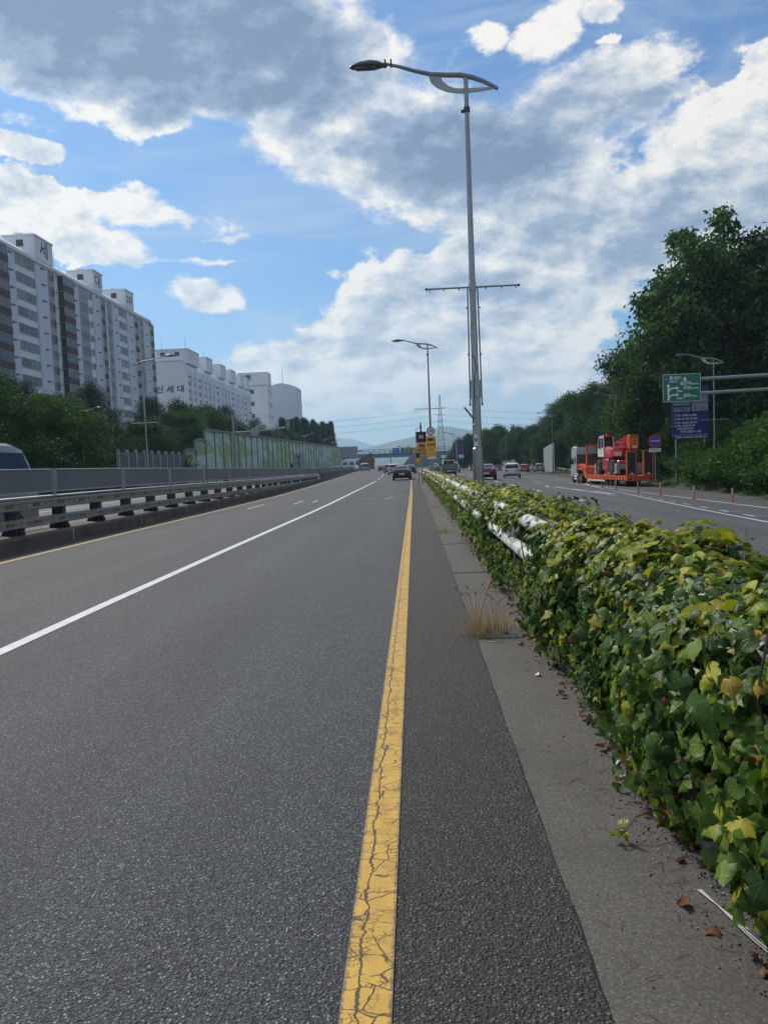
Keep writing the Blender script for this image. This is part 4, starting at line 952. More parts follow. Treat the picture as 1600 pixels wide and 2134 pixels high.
# ------------------------------------------------------------------ apartments
def window_data(w, h, sliders=2, d=.10, fw=.07):
    fr = MB(); fr.box(0, d, 0, fw, 0, h); fr.box(0, d, w-fw, w, 0, h); fr.box(0, d, fw, w-fw, 0, fw); fr.box(0, d, fw, w-fw, h-fw, h)
    for q in range(1, sliders): fr.box(.02, d-.01, w*q/sliders-.03, w*q/sliders+.03, fw, h-fw)
    pa = MB(); 
    for q in range(sliders): pa.box(.015, .05+.02*(q % 2), fw+(w-2*fw)*q/sliders, fw+(w-2*fw)*(q+1)/sliders, fw, h-fw)
    return fr, pa
curt = mat('curtained_glass', glassy((.10,.112,.118), .2))
mt['ac'] = W('vent_dark', (.05,.055,.07), amt=.2)
def apartment1():
    X0 = -62.0; H = 38.5; y0, y1 = 98.0, 183.5
    t = thing('apartment_block', 'nearest tall white apartment block with maroon balconies and lettered roof boxes', 'apartment block', (X0, 140, 0))
    P = lambda y: y-140
    MB().box(-13, 0, P(y0), P(y1), 0, H).build('wall', mt['aptw'], t)
    cor = MB(); cor.prism([(.05,H-.9),(.42,H-.55),(.42,H-.15),(0,H+.35),(-.6,H+.6),(-.6,H)], 'Y', P(y0), P(y1)-1.8) if False else cor.raw(
        [(u, yy, w) for yy in (P(y0), P(y1)-2.5) for u, w in ((.002,H-1.05),(.40,H-.75),(.40,H-.2),(-.9,H+.75),(-.9,H-.1))], [(0,1,6,5),(1,2,7,6),(2,3,8,7),(3,4,9,8),(5,6,7,8,9),(4,3,2,1,0)])
    cor.build('cornice', mt['aptw'], t)
    MB().raw([(.40,P(y1)-2.5,H-.75),(.40,P(y1)-2.5,H-.2),(-.9,P(y1)-2.5,H+.75),(-.9,P(y1)-2.5,H-1),(.0,P(y1)+.1,H-2.6),(.0,P(y1)+.1,H-3.4),(-1.2,P(y1)+.1,H-2.4)], [(0,1,4,5),(1,2,6,4),(0,5,4,1)]).build('cornice_end', mt['aptw'], t)
    fh = 2.72; floors = [H-2.55-fh*k for k in range(12)]
    bays = [(99,106,'pair'),(106,110,'pale'),(110,116.3,'balcony'),(116.5,119.9,'pale'),(119.9,126.6,'pair'),(126.6,130.7,'pale'),(130.9,133.4,'pink'),(133.5,134.6,'gap'),(134.6,139.0,'balcony'),(139.3,142.9,'pale'),(143.3,147.4,'pink2'),(147.6,149.2,'small'),(149.4,152.4,'pale'),(152.6,154.4,'maroon'),(154.6,156.2,'gap'),(156.4,158.6,'pink'),(158.8,162.2,'pale'),(162.3,167,'pair'),(167.1,170.6,'pale'),(171,173.2,'maroon'),(173.3,175,'gap'),(175.1,177.2,'pink'),(177.3,180.7,'pale'),(181.2,183.4,'maroon')]
    lib = {}
    def win(y, z, w, h, sl, x=.0, parent=None):
        key = (round(w, 2), round(h, 2), sl)
        if key not in lib:
            fr, pa = window_data(w, h, sl); lib[key] = (fr.data('window', mt['frame']), pa.data('pane', mt['glass']), pa.data('pane', curt))
        o = link('window', lib[key][0], parent or t, (x+.012, P(y), z)); link('pane', lib[key][1 if random.random() < .72 else 2], o); return o
    for a, b, k in bays:
        w = b-a
        if k == 'pale':
            MB().box(.0, .22, P(a)+.02, P(b)-.02, 3, H-1.0).build('pilaster', mt['aptp'], t)
            for z in floors: 
                v = MB().box(.225, .38, P(a)+w*.42, P(a)+w*.55, z+1.05, z+1.3); v.box(.225, .30, P(a)+w*.60, P(a)+w*.82, z+1.22, z+1.34); v.build('vent', mt['ac'], t)
        elif k == 'pair':
            for z in floors: win(a+.25, z, w/2-.4, 1.55, 2); win(a+w/2+.12, z, w/2-.4, 1.55, 2)
        elif k in ('pink', 'pink2'):
            for z in floors:
                win(a+.15, z, w-.3, 1.5, 2)
                MB().box(.004, .06, P(a)+.1, P(b)-.1, z-1.12, z-.06).build('spandrel', mt['aptk'], t)
        elif k == 'small':
            for z in floors: win(a+.2, z+.2, w-.4, 1.2, 1)
        elif k == 'maroon':
            MB().box(.0, .45, P(a)+.02, P(b)-.02, 3, H-1.6).build('bay', mt['aptw'], t)
            for z in floors:
                win(a+.12, z, w-.24, 1.5, 2, .46)
                MB().box(.452, .52, P(a), P(b), z-1.13, z-.05).build('spandrel', mt['aptm'], t)
        elif k == 'balcony':
            for z in floors:
                s = MB().box(.0, 1.15, P(a)+.15, P(b)-.15, z-1.15, z-.06).build('balcony', mt['aptm'], t)
                g = MB(); g.box(.03, 1.06, P(a)+.22, P(b)-.22, z-.058, z+1.42); g.build('glazing', mt['glass'], s)
                f = MB()
                for q in range(5): yy = P(a)+.2+(w-.4)*q/4; f.box(1.0, 1.10, yy-.04, yy+.04, z-.056, z+1.44)
                f.box(.0, 1.12, P(a)+.15, P(b)-.15, z+1.422, z+1.5); f.build('glazing_frame', mt['frame'], s)
        elif k == 'gap':
            for z in floors: MB().box(.01, .5, P(a)+.3, P(a)+.42, z+1.0, z+1.12).build('spout', mt['ac'], t)
    for (a, b, ch, sz) in ((127,133.3,'세',3.1),(150.2,154.6,'대',2.7),(167,171.8,'2차',2.1)):
        pb = MB(); pb.box(-5.2, .15, P(a), P(b), H+.1, H+3.7); pb.box(-5.35, .3, P(a)-.15, P(b)+.15, H+3.7, H+3.95); pb.box(-7.5, -5.2, P(a)+.4, P(b), H, H+3.5)
        pb.box(-3.5, -2.5, P(a)+1, P(a)+2, H+3.95, H+4.5); o = pb.build('roof_box', mt['aptw'], t)
        MB().box(-3.0, -1.8, P(a)-.05, P(a)-.003, H+2.0, H+3.1).build('window', mt['ac'], o)
        text(ch, sz, o, mt['ink'], (.152, P((a+b)/2), H+1.85), (R(90), 0, R(90)), bold=.05, sx=1.15)
    for y, hh in ((112.5, 8), (140.5, 5), (118, 3)): MB().tube([(-3, P(y), H), (-3, P(y), H+hh)], [.06, .02], 5).build('antenna', mt['darkmet'], t)
apartment1()
def apartment2():
    H = 40.6; t = thing('apartment_block', 'second white apartment block with dark lettering on its blank gable end', 'apartment block', (-78, 265, 0)); Y1 = 104
    MB().prism([(-13.2,0),(0,0),(0,H-2.6),(-1.6,H),(-12.0,H),(-13.2,H-1.8)], 'Y', 0, Y1).build('wall', mt['aptw'], t)
    g = MB(); g.prism([(-13.35,H-5.1),(-13.2,H-5.1),(-13.2,H-1.6),(-12,H+.12),(-1.6,H+.12),(.12,H-2.6),(.12,H-5.0),(.3,H-5.0),(.3,H-2.3),(-1.5,H+.5),(-12.1,H+.5),(-13.35,H-1.6)], 'Y', -.15, Y1+.1); g.build('cornice', mt['aptw'], t)
    text('신 세 대', 2.7, t, mt['ink'], (-6.2, -.03, 30.8), (R(90), 0, 0), bold=.07, sx=1.15)
    fh = 2.72; fl = [H-5.6-fh*k for k in range(9)]
    y = 1.2; i = 0
    sm, sp = window_data(1.9, 1.45, 2); fm, pm = sm.data('window', mt['frame']), sp.data('pane', mt['glass'])
    pat = ['w', 'p', 'w', 'p', 'ww', 'p', 'w', 'p']
    while y < Y1-4:
        k = pat[i % 8]
        if k == 'p': MB().box(.0, .6, y, y+2.2, 2, H-3.0).build('pilaster', mt['aptw'], t); y += 2.7
        else:
            n = len(k)
            for z in fl:
                for q in range(n): o = link('window', fm, t, (.012, y+.3+q*2.2, z)); link('pane', pm, o)
            y += 2.9*n
        i += 1
    for k, (a, l) in enumerate(((1, 14), (25, 9), (46, 9), (64, 9), (82, 8), (94, 7))):
        hh = 4.2 if k == 0 else 4.6
        pb = MB(); pb.box(-11, .4, a, a+l, H-.6, H+hh); pb.box(-11.15, .55, a-.15, a+l+.15, H+hh, H+hh+.3); o = pb.build('roof_box', mt['aptw'], t)
        MB().box(-4.2, -2.6, a-.06, a-.003, H+2.0, H+3.4).build('window', mt['ac'], o)
        if k == 0: MB().box(-9.4, -7.8, a-.06, a-.003, H+2.0, H+3.4).build('window', mt['ac'], o)
    for y, x in ((3, -1), (30, -2), (2, -9)): MB().tube([(x, y, H+4), (x, y, H+9)], [.08, .03], 5).build('antenna', mt['darkmet'], t)
apartment2()
def apartment3():
    t = thing('apartment_tower', 'narrow white stair tower of a third apartment block with dark windows', 'apartment block', (-80, 390, 0)); H = 45
    MB().box(-8, 6.5, 0, 16, 0, H).build('wall', mt['aptw'], t); MB().box(-19, -8, 3, 40, 0, H-3).build('side_wall', mt['aptw'], t)
    pb = MB(); pb.prism([(-8.6,-.6),(6.9,-.6),(6.9,9),(-8.6,9)], 'Z', H, H+6.5); o = pb.build('roof_box', mt['aptw'], t); MB().box(-4.8, -1.8, -.68, -.605, H+2.6, H+5.2).build('window', mt['ac'], o)
    for k in range(6):
        z = H-4.4-k*6.2; fr, pa = window_data(4.6, 2.2, 2); o = link('window', fr.data('window', mt['darkmet']), t, (-5.2, -.012, z), (0, 0, R(-90)))
        link('pane', pa.data('pane', mt['glass']), o)
        MB().box(-10.6, -9.0, 2.9, 2.997, z-3.4, z-2.6).build('small_window', mt['ac'], t)
        for q in (2.6, 9): MB().box(6.503, 6.6, q, q+1.2, z-.6, z+1.6).build('small_window', mt['ac'], t)
    t = thing('apartment_tower', 'grey white farthest tower with rounded roof and blue glazed strip', 'apartment block', (-75, 440, 0)); H = 50
    MB().prism([(-9,0),(9,0),(9,H-1.5),(6,H-.3),(0,H+1.2),(-9,H-.8)], 'Y', 0, 18).build('wall', mt['aptp'], t)
    MB().box(9.0, 9.4, 2, 17, H-12, H-10.5).build('ledge', mt['aptw'], t); MB().box(-1, 8.8, -2.5, 0, 0, H-20).build('glass_strip', mt['bglass'], t)
    MB().box(9, 15, 1, 17, 0, H-24).build('side_block', mt['aptw'], t)
    for k in range(7):
        for x in (9.9, 12.6): MB().box(x, x+1.6, .9, .997, 4+k*3, 5.8+k*3).build('window', mt['ac'], t)
    MB().tube([(0, 6, H), (0, 6, H+11)], [.14, .05], 6).build('mast', mt['darkmet'], t)
    t = thing('castle_topped_building', 'small far pale building with battlement top above the trees', 'building', (-78, 470, 0)); H = 31
    MB().box(-6.5, 6.5, 0, 12, 0, H-3).build('wall', mt['aptw'], t)
    tp = MB(); tp.box(-7, 7, -.5, 12.5, H-3.4, H-1.2)
    for x in (-7, -2.5, .9, 5.4): tp.box(x, x+1.6, -.5, 12.5, H-1.2, H+.2)
    tp.build('battlement', W('pink_trim', (.42,.30,.30), amt=.1), t)
    for x in (-3.4, -.2, 2.8): MB().box(x, x+1.5, -.06, -.003, H-6.6, H-4.6).build('emblem', mt['ink'], t)
apartment3()
# ------------------------------------------------------------------ vegetation
ORD = 'first second third fourth fifth sixth seventh eighth ninth tenth eleventh twelfth thirteenth fourteenth'.split()
def leaf_quads(p, ax, sd, l, w, fold=.25):
    """p base points; 4-vertex folded leaves"""
    nr = np.cross(ax, sd); a = p; c = p+ax*l[:, None]; m = p+ax*(l*.45)[:, None]
    b = m+sd*(w*.5)[:, None]+nr*(fold*w)[:, None]; d = m-sd*(w*.5)[:, None]+nr*(fold*w)[:, None]
    v = np.stack([a, b, c, d], 1).reshape(-1, 3); n = len(p); f = np.arange(4*n).reshape(n, 4)
    f = np.stack([f[:, [0, 1, 2]], f[:, [0, 2, 3]]], 1).reshape(-1, 3)
    return v, f
def unit(v): return v/(np.linalg.norm(v, axis=-1, keepdims=True)+1e-9)
def rdir(n): return unit(rng.normal(size=(n, 3)))
def crown(name, clusters, m, per, sig, l, w, droop=.5, out=None, jitter=.35, tone=(.45, .2), flat=1.0, top_light=.0, center=None):
    """clusters (n,3) of leaf tufts"""
    n = len(clusters); c = np.repeat(clusters, per, 0); N = len(c)
    off = rng.normal(size=(N, 3))*sig*np.array([1, 1, flat]); p = c+off
    o = unit(off+1e-6)
    ax = unit(o*(1-droop)+np.array([0, 0, -1])*droop+rng.normal(0, jitter, (N, 3)))
    sd = unit(np.cross(ax, rdir(N)))
    L = l*(.6+.8*rng.random(N)); Wd = w*(.6+.8*rng.random(N))
    v, f = leaf_quads(p, ax, sd, L, Wd)
    t = np.clip(np.repeat(rng.normal(tone[0], tone[1], n), per)*.6+.4*rng.normal(tone[0], tone[1], N), 0, 1)
    return fast_mesh(name, v, f, m, np.repeat(t, 4))
def blob_clusters(blobs, dens, fill=.25):
    """cluster centres on the shells of ellipsoidal masses"""
    out = []
    for (x, y, z, rx, ry, rz) in blobs:
        n = max(16, int(dens*(rx*ry+ry*rz+rx*rz)/3*4)); d = rdir(n); r = np.where(rng.random(n) < fill, rng.random(n)**.5, .82+.24*rng.random(n))[:, None]
        q = d*r*np.array([rx, ry, rz])+np.array([x, y, z]); out.append(q[d[:, 2] > -.75])
    return np.concatenate(out)
def trunk(h, r, limbs, name='trunk', lean=0):
    mb = MB(); mb.tube([(0,0,-.3),(lean*.15,0,h*.3),(lean*.5,.1,h*.65),(lean,0,h)], [r*1.25, r, r*.75, r*.3], 9)
    for (z, dx, dy, dzz, rr) in limbs:
        b = Vector((lean*(z/h)**1.3, 0, z)); e = Vector((dx, dy, z+dzz)); mid = b.lerp(e, .5)+Vector((0, 0, abs(dzz)*.12)); mb.tube([b, mid, e], [rr, rr*.7, rr*.25], 6)
    return mb.data(name, mt['bark'], True)
def gen_blobs(h, rad, n, base=.35, seed=0, squash=.8, top=1.0):
    r = random.Random(seed); out = []
    for k in range(n):                      # lopsided leading shoots break the outline
        a = r.uniform(0, 6.28); d = rad*r.uniform(.3, .95); s = rad*r.uniform(.12, .24); out.append((d*math.cos(a), d*math.sin(a), h*r.uniform(base*.5, 1.02)*(1.05-.25*d/rad), s, s, s*r.uniform(.9, 1.7)))
    for k in range(n):
        u = (k+.5)/n; z = h*(base+(1-base)*u*.92); rr = rad*(math.sin(math.pi*(.18+.78*u))**.8); a = k*2.4+r.uniform(-.5, .5); d = rr*r.uniform(.25, .72)
        s = rad*r.uniform(.30, .48)*(1-.35*u*top); out.append((d*math.cos(a), d*math.sin(a), z, s*1.15, s*1.15, s*squash))
    return out
def limbs_of(blobs, h): return [(max(h*.22, b[2]*.62), b[0]*.85, b[1]*.85, b[2]*.36, .05+.012*h*.6) for b in blobs[::2]]
protos = {}
def proto(key, cr, tr): protos[key] = (cr, tr)
# broadleaf, two forms
for key, sd_, m in (('broadA', 3, 'leafB'), ('broadB', 8, 'leafA')):
    bl = gen_blobs(11, 4.2, 17, .28, sd_); proto(key, crown('crown', blob_clusters(bl, 14), mt[m], 22, .30, .26, .13, .45), trunk(8.5, .22, limbs_of(bl, 11)))
# pines: flat tufted plates with upright needles
for key, sd_ in (('pineA', 5), ('pineB', 17)):
    r = random.Random(sd_); cl = []
    for k in range(30):
        u = k/29; z = 3.2+7.0*u; rad = (2.9*(1-u)**.7+.5); a = k*2.4+r.uniform(-.4, .4); d = rad*r.uniform(.35, 1.0)
        c0 = np.array([d*math.cos(a), d*math.sin(a), z]); n = int(26+26*(1-u)); cl.append(c0+rng.normal(size=(n, 3))*np.array([.55, .55, .20])*(1.15-.5*u))
    cl = np.concatenate(cl); bl = [(x[0], x[1], x[2], 1, 1, 1) for x in cl[::60]]
    proto(key, crown('crown', cl, mt['leafP'], 20, .14, .24, .020*1.6, -.35, jitter=.30, tone=(.45, .25)), trunk(10, .18, limbs_of(bl, 10)))
# slim conifer
cl = []
for k in range(1500):
    u = random.random()**.75; z = 1.2+11.0*u; rad = 2.3*(1-u)**.85+.12; a = random.uniform(0, 6.28); lay = .72+.28*math.sin(z*5.0+a*2); d = rad*lay*random.uniform(.55, 1.0)
    cl.append((d*math.cos(a), d*math.sin(a), z-d*.18))
proto('conifer', crown('crown', np.array(cl), mt['leafC'], 14, .20, .30, .06, .5, jitter=.4), trunk(11.5, .16, []))
# shrubs: arching sprays of small leaflets
def shrub(seed, h, rad, n=210, m='leafS'):
    r = random.Random(seed); cl = []
    for k in range(n):
        a = r.uniform(0, 6.28); e = r.uniform(.25, 1.0); L = h*r.uniform(.7, 1.1)
        for q in range(7):
            u = .30+.70*q/6; cl.append((math.cos(a)*rad*e*u**1.4, math.sin(a)*rad*e*u**1.4, L*u*(1.12-.38*e*u)))
    return crown('crown', np.array(cl), mt[m], 9, .13, .22, .085, .35, jitter=.5, tone=(.5, .22))
proto('shrubA', shrub(2, 2.3, 1.7), trunk(1.2, .04, [(.3, .6, .3, .7, .02), (.3, -.5, .4, .8, .02)]))
proto('shrubB', shrub(6, 1.7, 1.6), trunk(.9, .04, [(.2, .5, -.3, .6, .02)]))
def place(key, name, label, cat, x, y, z, s, rz=None, group=None, sz=None):
    t = thing(name, label, cat, (x, y, z), rz if rz is not None else random.uniform(0, 6.28), group, (s, s, sz or s))
    link('crown', protos[key][0], t); link('trunk', protos[key][1], t); return t

# the tall large-leaved tree over the right-hand layby: upright leafy spires with drooping leaves
def big_tree():
    t = thing('broadleaf_tree', 'tallest dark tree with big drooping leaves towering over the right road', 'tree', (31.0, 76, .8), 0, None, (1.267, 1.267, 1.10))
    bl = []
    # masses follow the ragged outline: (dx, dz) in the plane facing the road, spread in depth
    spec = [(-7.6,10.3,1.0),(-6.6,10.9,1.1),(-5.5,11.9,1.3),(-6.1,14.2,.8),(-5.0,13.6,1.2),(-4.4,15.2,1.2),(-3.6,16.6,1.2),(-3.4,18.0,1.0),(-3.3,19.2,.75),(-3.2,20.0,.5),(-2.0,17.4,1.2),(-1.0,18.4,1.0),(-.3,19.6,.9),(-.2,20.6,.6),(-.1,21.4,.4),(.2,17.8,1.3),(1.6,18.0,1.2),(2.2,17.0,1.2),(3.4,18.1,1.0),(4.4,18.6,.8),(5.0,17.4,1.3),(-2.6,14.4,1.5),(-1.0,15.6,1.5),(.8,15.2,1.6),(2.8,15.0,1.6),(4.6,15.2,1.7),(-3.6,12.6,1.5),(-2.0,12.4,1.5),(.4,12.6,1.7),(2.4,12.2,1.8),(4.6,12.4,1.8),(-4.6,10.4,1.5),(-2.6,10.2,1.6),(-.4,10.0,1.7),(2.0,9.6,1.8),(4.4,9.6,1.8),(-3.6,8.0,1.6),(-1.2,7.6,1.7),(1.6,7.0,1.8),(4.2,7.0,1.8),(-2.6,5.6,1.4),(0,5,1.5),(3,4.6,1.7)]
    for i, (dx, z, r) in enumerate(spec):
        k = 2 if r > 1.1 else 1
        for q in range(k): bl.append((dx+random.uniform(-.2, .2), random.uniform(-2.6, 2.6) if r > .9 else random.uniform(-.8, .8), z+random.uniform(-.3, .3), r*random.uniform(.8, 1.05), r*1.1, r*random.uniform(.95, 1.25)))
    cl = blob_clusters(bl, 4.6, .12)
    link('crown', crown('crown', cl, mt['leafA'], 13, .30, .46, .25, .66, jitter=.30, tone=(.42, .22)), t)
    link('trunk', trunk(14, .32, [(4, -4, .5, 5, .14), (5, 3.5, -.5, 6, .14), (7, -3, -1, 7, .12), (8, 2, 1, 7, .1), (9, -1.5, .5, 7.5, .09), (5.5, -6.2, 0, 4, .1), (6, 4.5, .5, 4, .1)]), t)
big_tree()
# hillside on the right
def hill():
    ys = list(range(15, 330, 9)); pr = [(0,-.02),(1.2,.35),(3,1.3),(6,2.6),(11,4.4),(20,7),(40,9)]; vs = []; fs = []; n = len(pr)
    ex = interp([(15,21.0),(45,21.3),(70,23.4),(95,26.5),(150,31),(230,40),(330,52)])
    for y in ys:
        k = min(1, max(.2, (y-5)/30))
        for u, w in pr: vs.append((ex(y)+u+random.uniform(-.15, .15), y, -1.4+w*k+(random.uniform(-.12, .12) if u > 1 else -.06)))
    for j in range(len(ys)-1):
        for i in range(n-1): k = j*n+i; fs.append((k, k+1, k+n+1, k+n))
    struct(MB().raw(vs, fs).build('hill', mt['soil'])); return ex
hill_x = hill()
def hill_z(x, y):
    u = x-hill_x(y); return -1.4+float(np.interp(u, [0,1.2,3,6,11,20,40], [0,.35,1.3,2.6,4.4,7,9]))
def right_trees():
    L = []
    T = [('broadA', 33.5, 60, 1.0, 'rounded yellow-green crowned tree at the right edge behind the sign arms'), ('broadB', 37, 68, 1.1, 'dark tree rising behind the sign arms at the right edge'), ('broadB', 29.5, 78, .9, 'dark tree directly behind the blue notice board'),
         ('broadA', 27.8, 86, .95, 'bushy tree behind the round no parking sign'), ('broadB', 30, 92, 1.05, 'dense tree behind the red machine on the truck'), ('broadA', 29.8, 100, .98, 'light green tree behind the truck cab, nearer one'), ('pineA', 35, 104, 1.25, 'pine rising over the trees behind the truck, taller of two'),
         ('pineB', 32.5, 114, 1.2, 'pine left of the taller pine behind the truck'), ('broadB', 31.5, 112, 1.0, 'leafy tree just left of the truck cab'), ('pineB', 36, 126, 1.2, 'dark pine on the hillside above the right guardrail'), ('broadA', 32.5, 124, .98, 'light green tree above the right guardrail'),
         ('broadA', 33.5, 138, 1.0, 'green tree behind the white car on the hillside'), ('pineA', 37, 146, 1.15, 'dark pine behind the white car'), ('broadB', 34.5, 152, 1.0, 'bushy hillside tree right of the white fence panels'), ('pineA', 39, 168, 1.15, 'dark pine over the white fence panels'), ('broadA', 35, 170, 1.05, 'tree behind the white fence panels, right of the tall pole'),
         ('broadB', 33, 184, 1.0, 'dark hillside tree between the fence panels and the tall pole'), ('pineB', 36, 196, 1.15, 'dark pine right of the tall pole, set back'), ('broadA', 32, 204, 1.0, 'green tree peering past the right side of the tall pole'),
         ('broadB', 29.5, 218, 1.05, 'dark tree right beside the tall pole'), ('broadB', 23.5, 230, 1.05, 'round dark tree mass left of the tall pole, nearer half'), ('broadA', 18.5, 246, 1.0, 'round dark tree mass left of the tall pole, farther half'), ('broadA', 26.5, 236, 1.15, 'tall tree hidden behind the steel pole'), ('broadB', 15.5, 262, .85, 'lowest dark tree at the left end of the far tree mass'),
         ('pineB', 38, 84, 1.15, 'pine on the slope behind the tallest tree'), ('broadB', 40, 90, 1.2, 'tree high on the slope behind the truck'), ('pineA', 42, 116, 1.25, 'pine high on the slope behind the other pines')]
    for i, (k, x, y, s, lb) in enumerate(T):
        z = max(-1.6, hill_z(x, y)-.9); place(k, 'pine_tree' if 'pine' in k else 'broadleaf_tree', lb, 'tree', x, y, z, s*((1.12, 1.42, 1.2, 1.5, 1.05, 1.36)[i*5 % 6]*.98 if 84 < y < 210 else 1.08), i*1.3, 'trees on the right hillside')
    r = random.Random(4); S = []
    for (y0, n, xo, sc) in ((38, 5, .9, 1.35), (49, 5, 1.4, 1.4), (61, 4, 1.3, 1.2), (72, 4, 2.0, 1.1)):
        for q in range(n): S.append((y0+q*2.3+r.uniform(-.4, .4), xo+r.uniform(-.4, .9), sc*r.uniform(.85, 1.2)))
    for q in range(12): S.append((40+q*4.3, 4.6+r.uniform(-.6, .8), 1.6*r.uniform(.85, 1.2)))
    for q in range(26): S.append((96+q*5.2, 1.2+r.uniform(0, 1.6), 1.0*r.uniform(.8, 1.25)))
    W_ = 'first second third fourth fifth sixth seventh eighth ninth tenth eleventh twelfth thirteenth fourteenth fifteenth sixteenth seventeenth eighteenth nineteenth twentieth'.split()
    def ordw(k): return W_[k] if k < 20 else 'twenty-'+W_[k-20]
    for i, (y, u, s) in enumerate(S):
        x = hill_x(y)+u
        lb = (f'feathery green shrub, {ordw(i)} from the right edge in the front row of the verge thicket' if i < 18 else
              f'taller feathery shrub, {ordw(i-18)} from the right edge in the upper row on the slope' if i < 30 else f'far verge shrub, {ordw(i-30)} past the truck along the hillside guardrail')
        place('shrubA' if i % 2 else 'shrubB', 'shrub', lb, 'shrub', x, y, hill_z(x, y)-.1, s, i*2.1, 'verge shrubs', s*.9)
right_trees()
# ground cover on the slope
def cover():
    n = 5200; y = 34+170*rng.random(n)**1.5; u = .3+7*rng.random(n)**1.3; c = np.array([(hill_x(a)+b, a, hill_z(hill_x(a)+b, a)+.1) for a, b in zip(y, u)])
    me = crown('undergrowth', c, mt['leafS'], 9, .22, .22, .09, .1, jitter=.5, tone=(.4, .2))
    stuff(tag(link('undergrowth', me), 'low green undergrowth covering the right hillside', 'undergrowth'))
cover()
def left_trees():
    # near dark layered trees left of the panel wall
    def layered(seed, h, rad):
        r = random.Random(seed); cl = []
        for k in range(64):
            u = r.random()**.8; z = h*(.14+.86*u); rr = rad*(1-u**2.2)**.6+.4; a = r.uniform(0, 6.28); d = rr*r.uniform(.45, 1); n = 34
            cl.append(np.array([d*math.cos(a), d*math.sin(a), z])+rng.normal(size=(n, 3))*np.array([.75, .75, .22]))
        c = np.concatenate(cl); return crown('crown', c, mt['leafB'], 14, .18, .22, .10, .25, jitter=.4, tone=(.45, .25))
    protos['layerA'] = (layered(3, 8.6, 5.2), trunk(7, .25, [(2, 3, 1, 2, .1), (2.5, -3, .5, 2, .1), (3, .5, -3, 2.5, .1)]))
    protos['layerB'] = (layered(9, 8.0, 5.0), trunk(7, .25, [(2, 3, 1, 2, .1), (2.5, -3, .5, 2, .1), (3, .5, -3, 2.5, .1)]))
    T = [('layerA', -29.5, 50, 1.0, 'broadest dark tree at the left edge behind the mesh fence'), ('layerB', -27.5, 57, .93, 'dark spreading tree just left of the grey panel wall'), ('layerB', -35, 60, 1.1, 'dark tree behind the broad one at the left edge'), ('layerA', -30.5, 64, .95, 'dark tree behind the short crossbar lamp'),
         ('pineA', -30.5, 72, 1.0, 'pine top right below the first lettered roof box'), ('pineB', -36, 66, 1.02, 'pine top at the far left under the apartment block'), ('pineA', -33.5, 78, 1.02, 'pine left of the tall left lamp post'), ('pineB', -30, 86, .98, 'pine right behind the tall left lamp post'), ('pineA', -38, 74, 1.06, 'pine crown below the maroon balconies'),
         ('pineB', -33, 96, 1.03, 'dark pine below the lettered gable, left one'), ('layerA', -32, 104, 1.12, 'bushy tree below the lettered gable'), ('broadB', -34, 112, 1.08, 'rounded tree behind the near end of the noise barrier'), ('broadA', -33, 122, 1.1, 'rounded tree behind the noise barrier, right of the gable'), ('pineA', -34, 138, 1.28, 'pointed dark pine in front of the white stair tower'),
         ('broadB', -33, 140, 1.0, 'dark tree at the foot of the pointed pine'), ('layerB', -35, 152, 1.2, 'dark tree behind the round white sign'), ('pineB', -34, 164, 1.2, 'dark pine right of the round white sign'), ('broadA', -35, 178, 1.0, 'tree behind the middle of the noise barrier'), ('broadB', -35, 195, 1.05, 'tree below the castle topped building'),
         ('broadA', -35, 212, 1.1, 'tree right of the castle topped building'), ('layerA', -28, 78, .8, 'dark tree just behind the grey panel wall'), ('layerB', -40, 84, 1.15, 'dark tree deep behind the left lamp post')]
    for i, (k, x, y, s, lb) in enumerate(T): place(k, 'pine_tree' if 'pine' in k else 'broadleaf_tree', lb, 'tree', x, y, 0, s, i*1.9, 'trees on the left side')
    r = random.Random(12)
    for i in range(26):
        y = 212+i*3.6; x = -33.5+i*.06+r.uniform(-1.2, 1.2)-(0 if i % 2 else 2.8)
        place('conifer', 'conifer_tree', f'tall slim conifer beyond the noise barrier, {ORD[i//2]} of the {"front" if i % 2 else "back"} row', 'tree', x, y, 0, 1.25+.03*r.uniform(-3, 3)+.009*i, i*1.1, 'conifers beyond the noise barrier')
    for i in range(9):
        y = 330+i*14; x = kx(y)-22+r.uniform(-4, 4); place('broadB', 'broadleaf_tree', f'low far tree under the blue overpass on the left, {ORD[i]} counting from the near one', 'tree', x, y, 0, .55+.1*r.random(), i, 'far trees near the overpass')
    for i in range(7):
        place('shrubB', 'shrub', f'low shrub across the opposite road seen through the guardrail, {ORD[i]} from the left', 'shrub', -22.6+r.uniform(-.3, .3), 26+i*5.5, -.05, .7, i, 'shrubs along the opposite road')
left_trees()
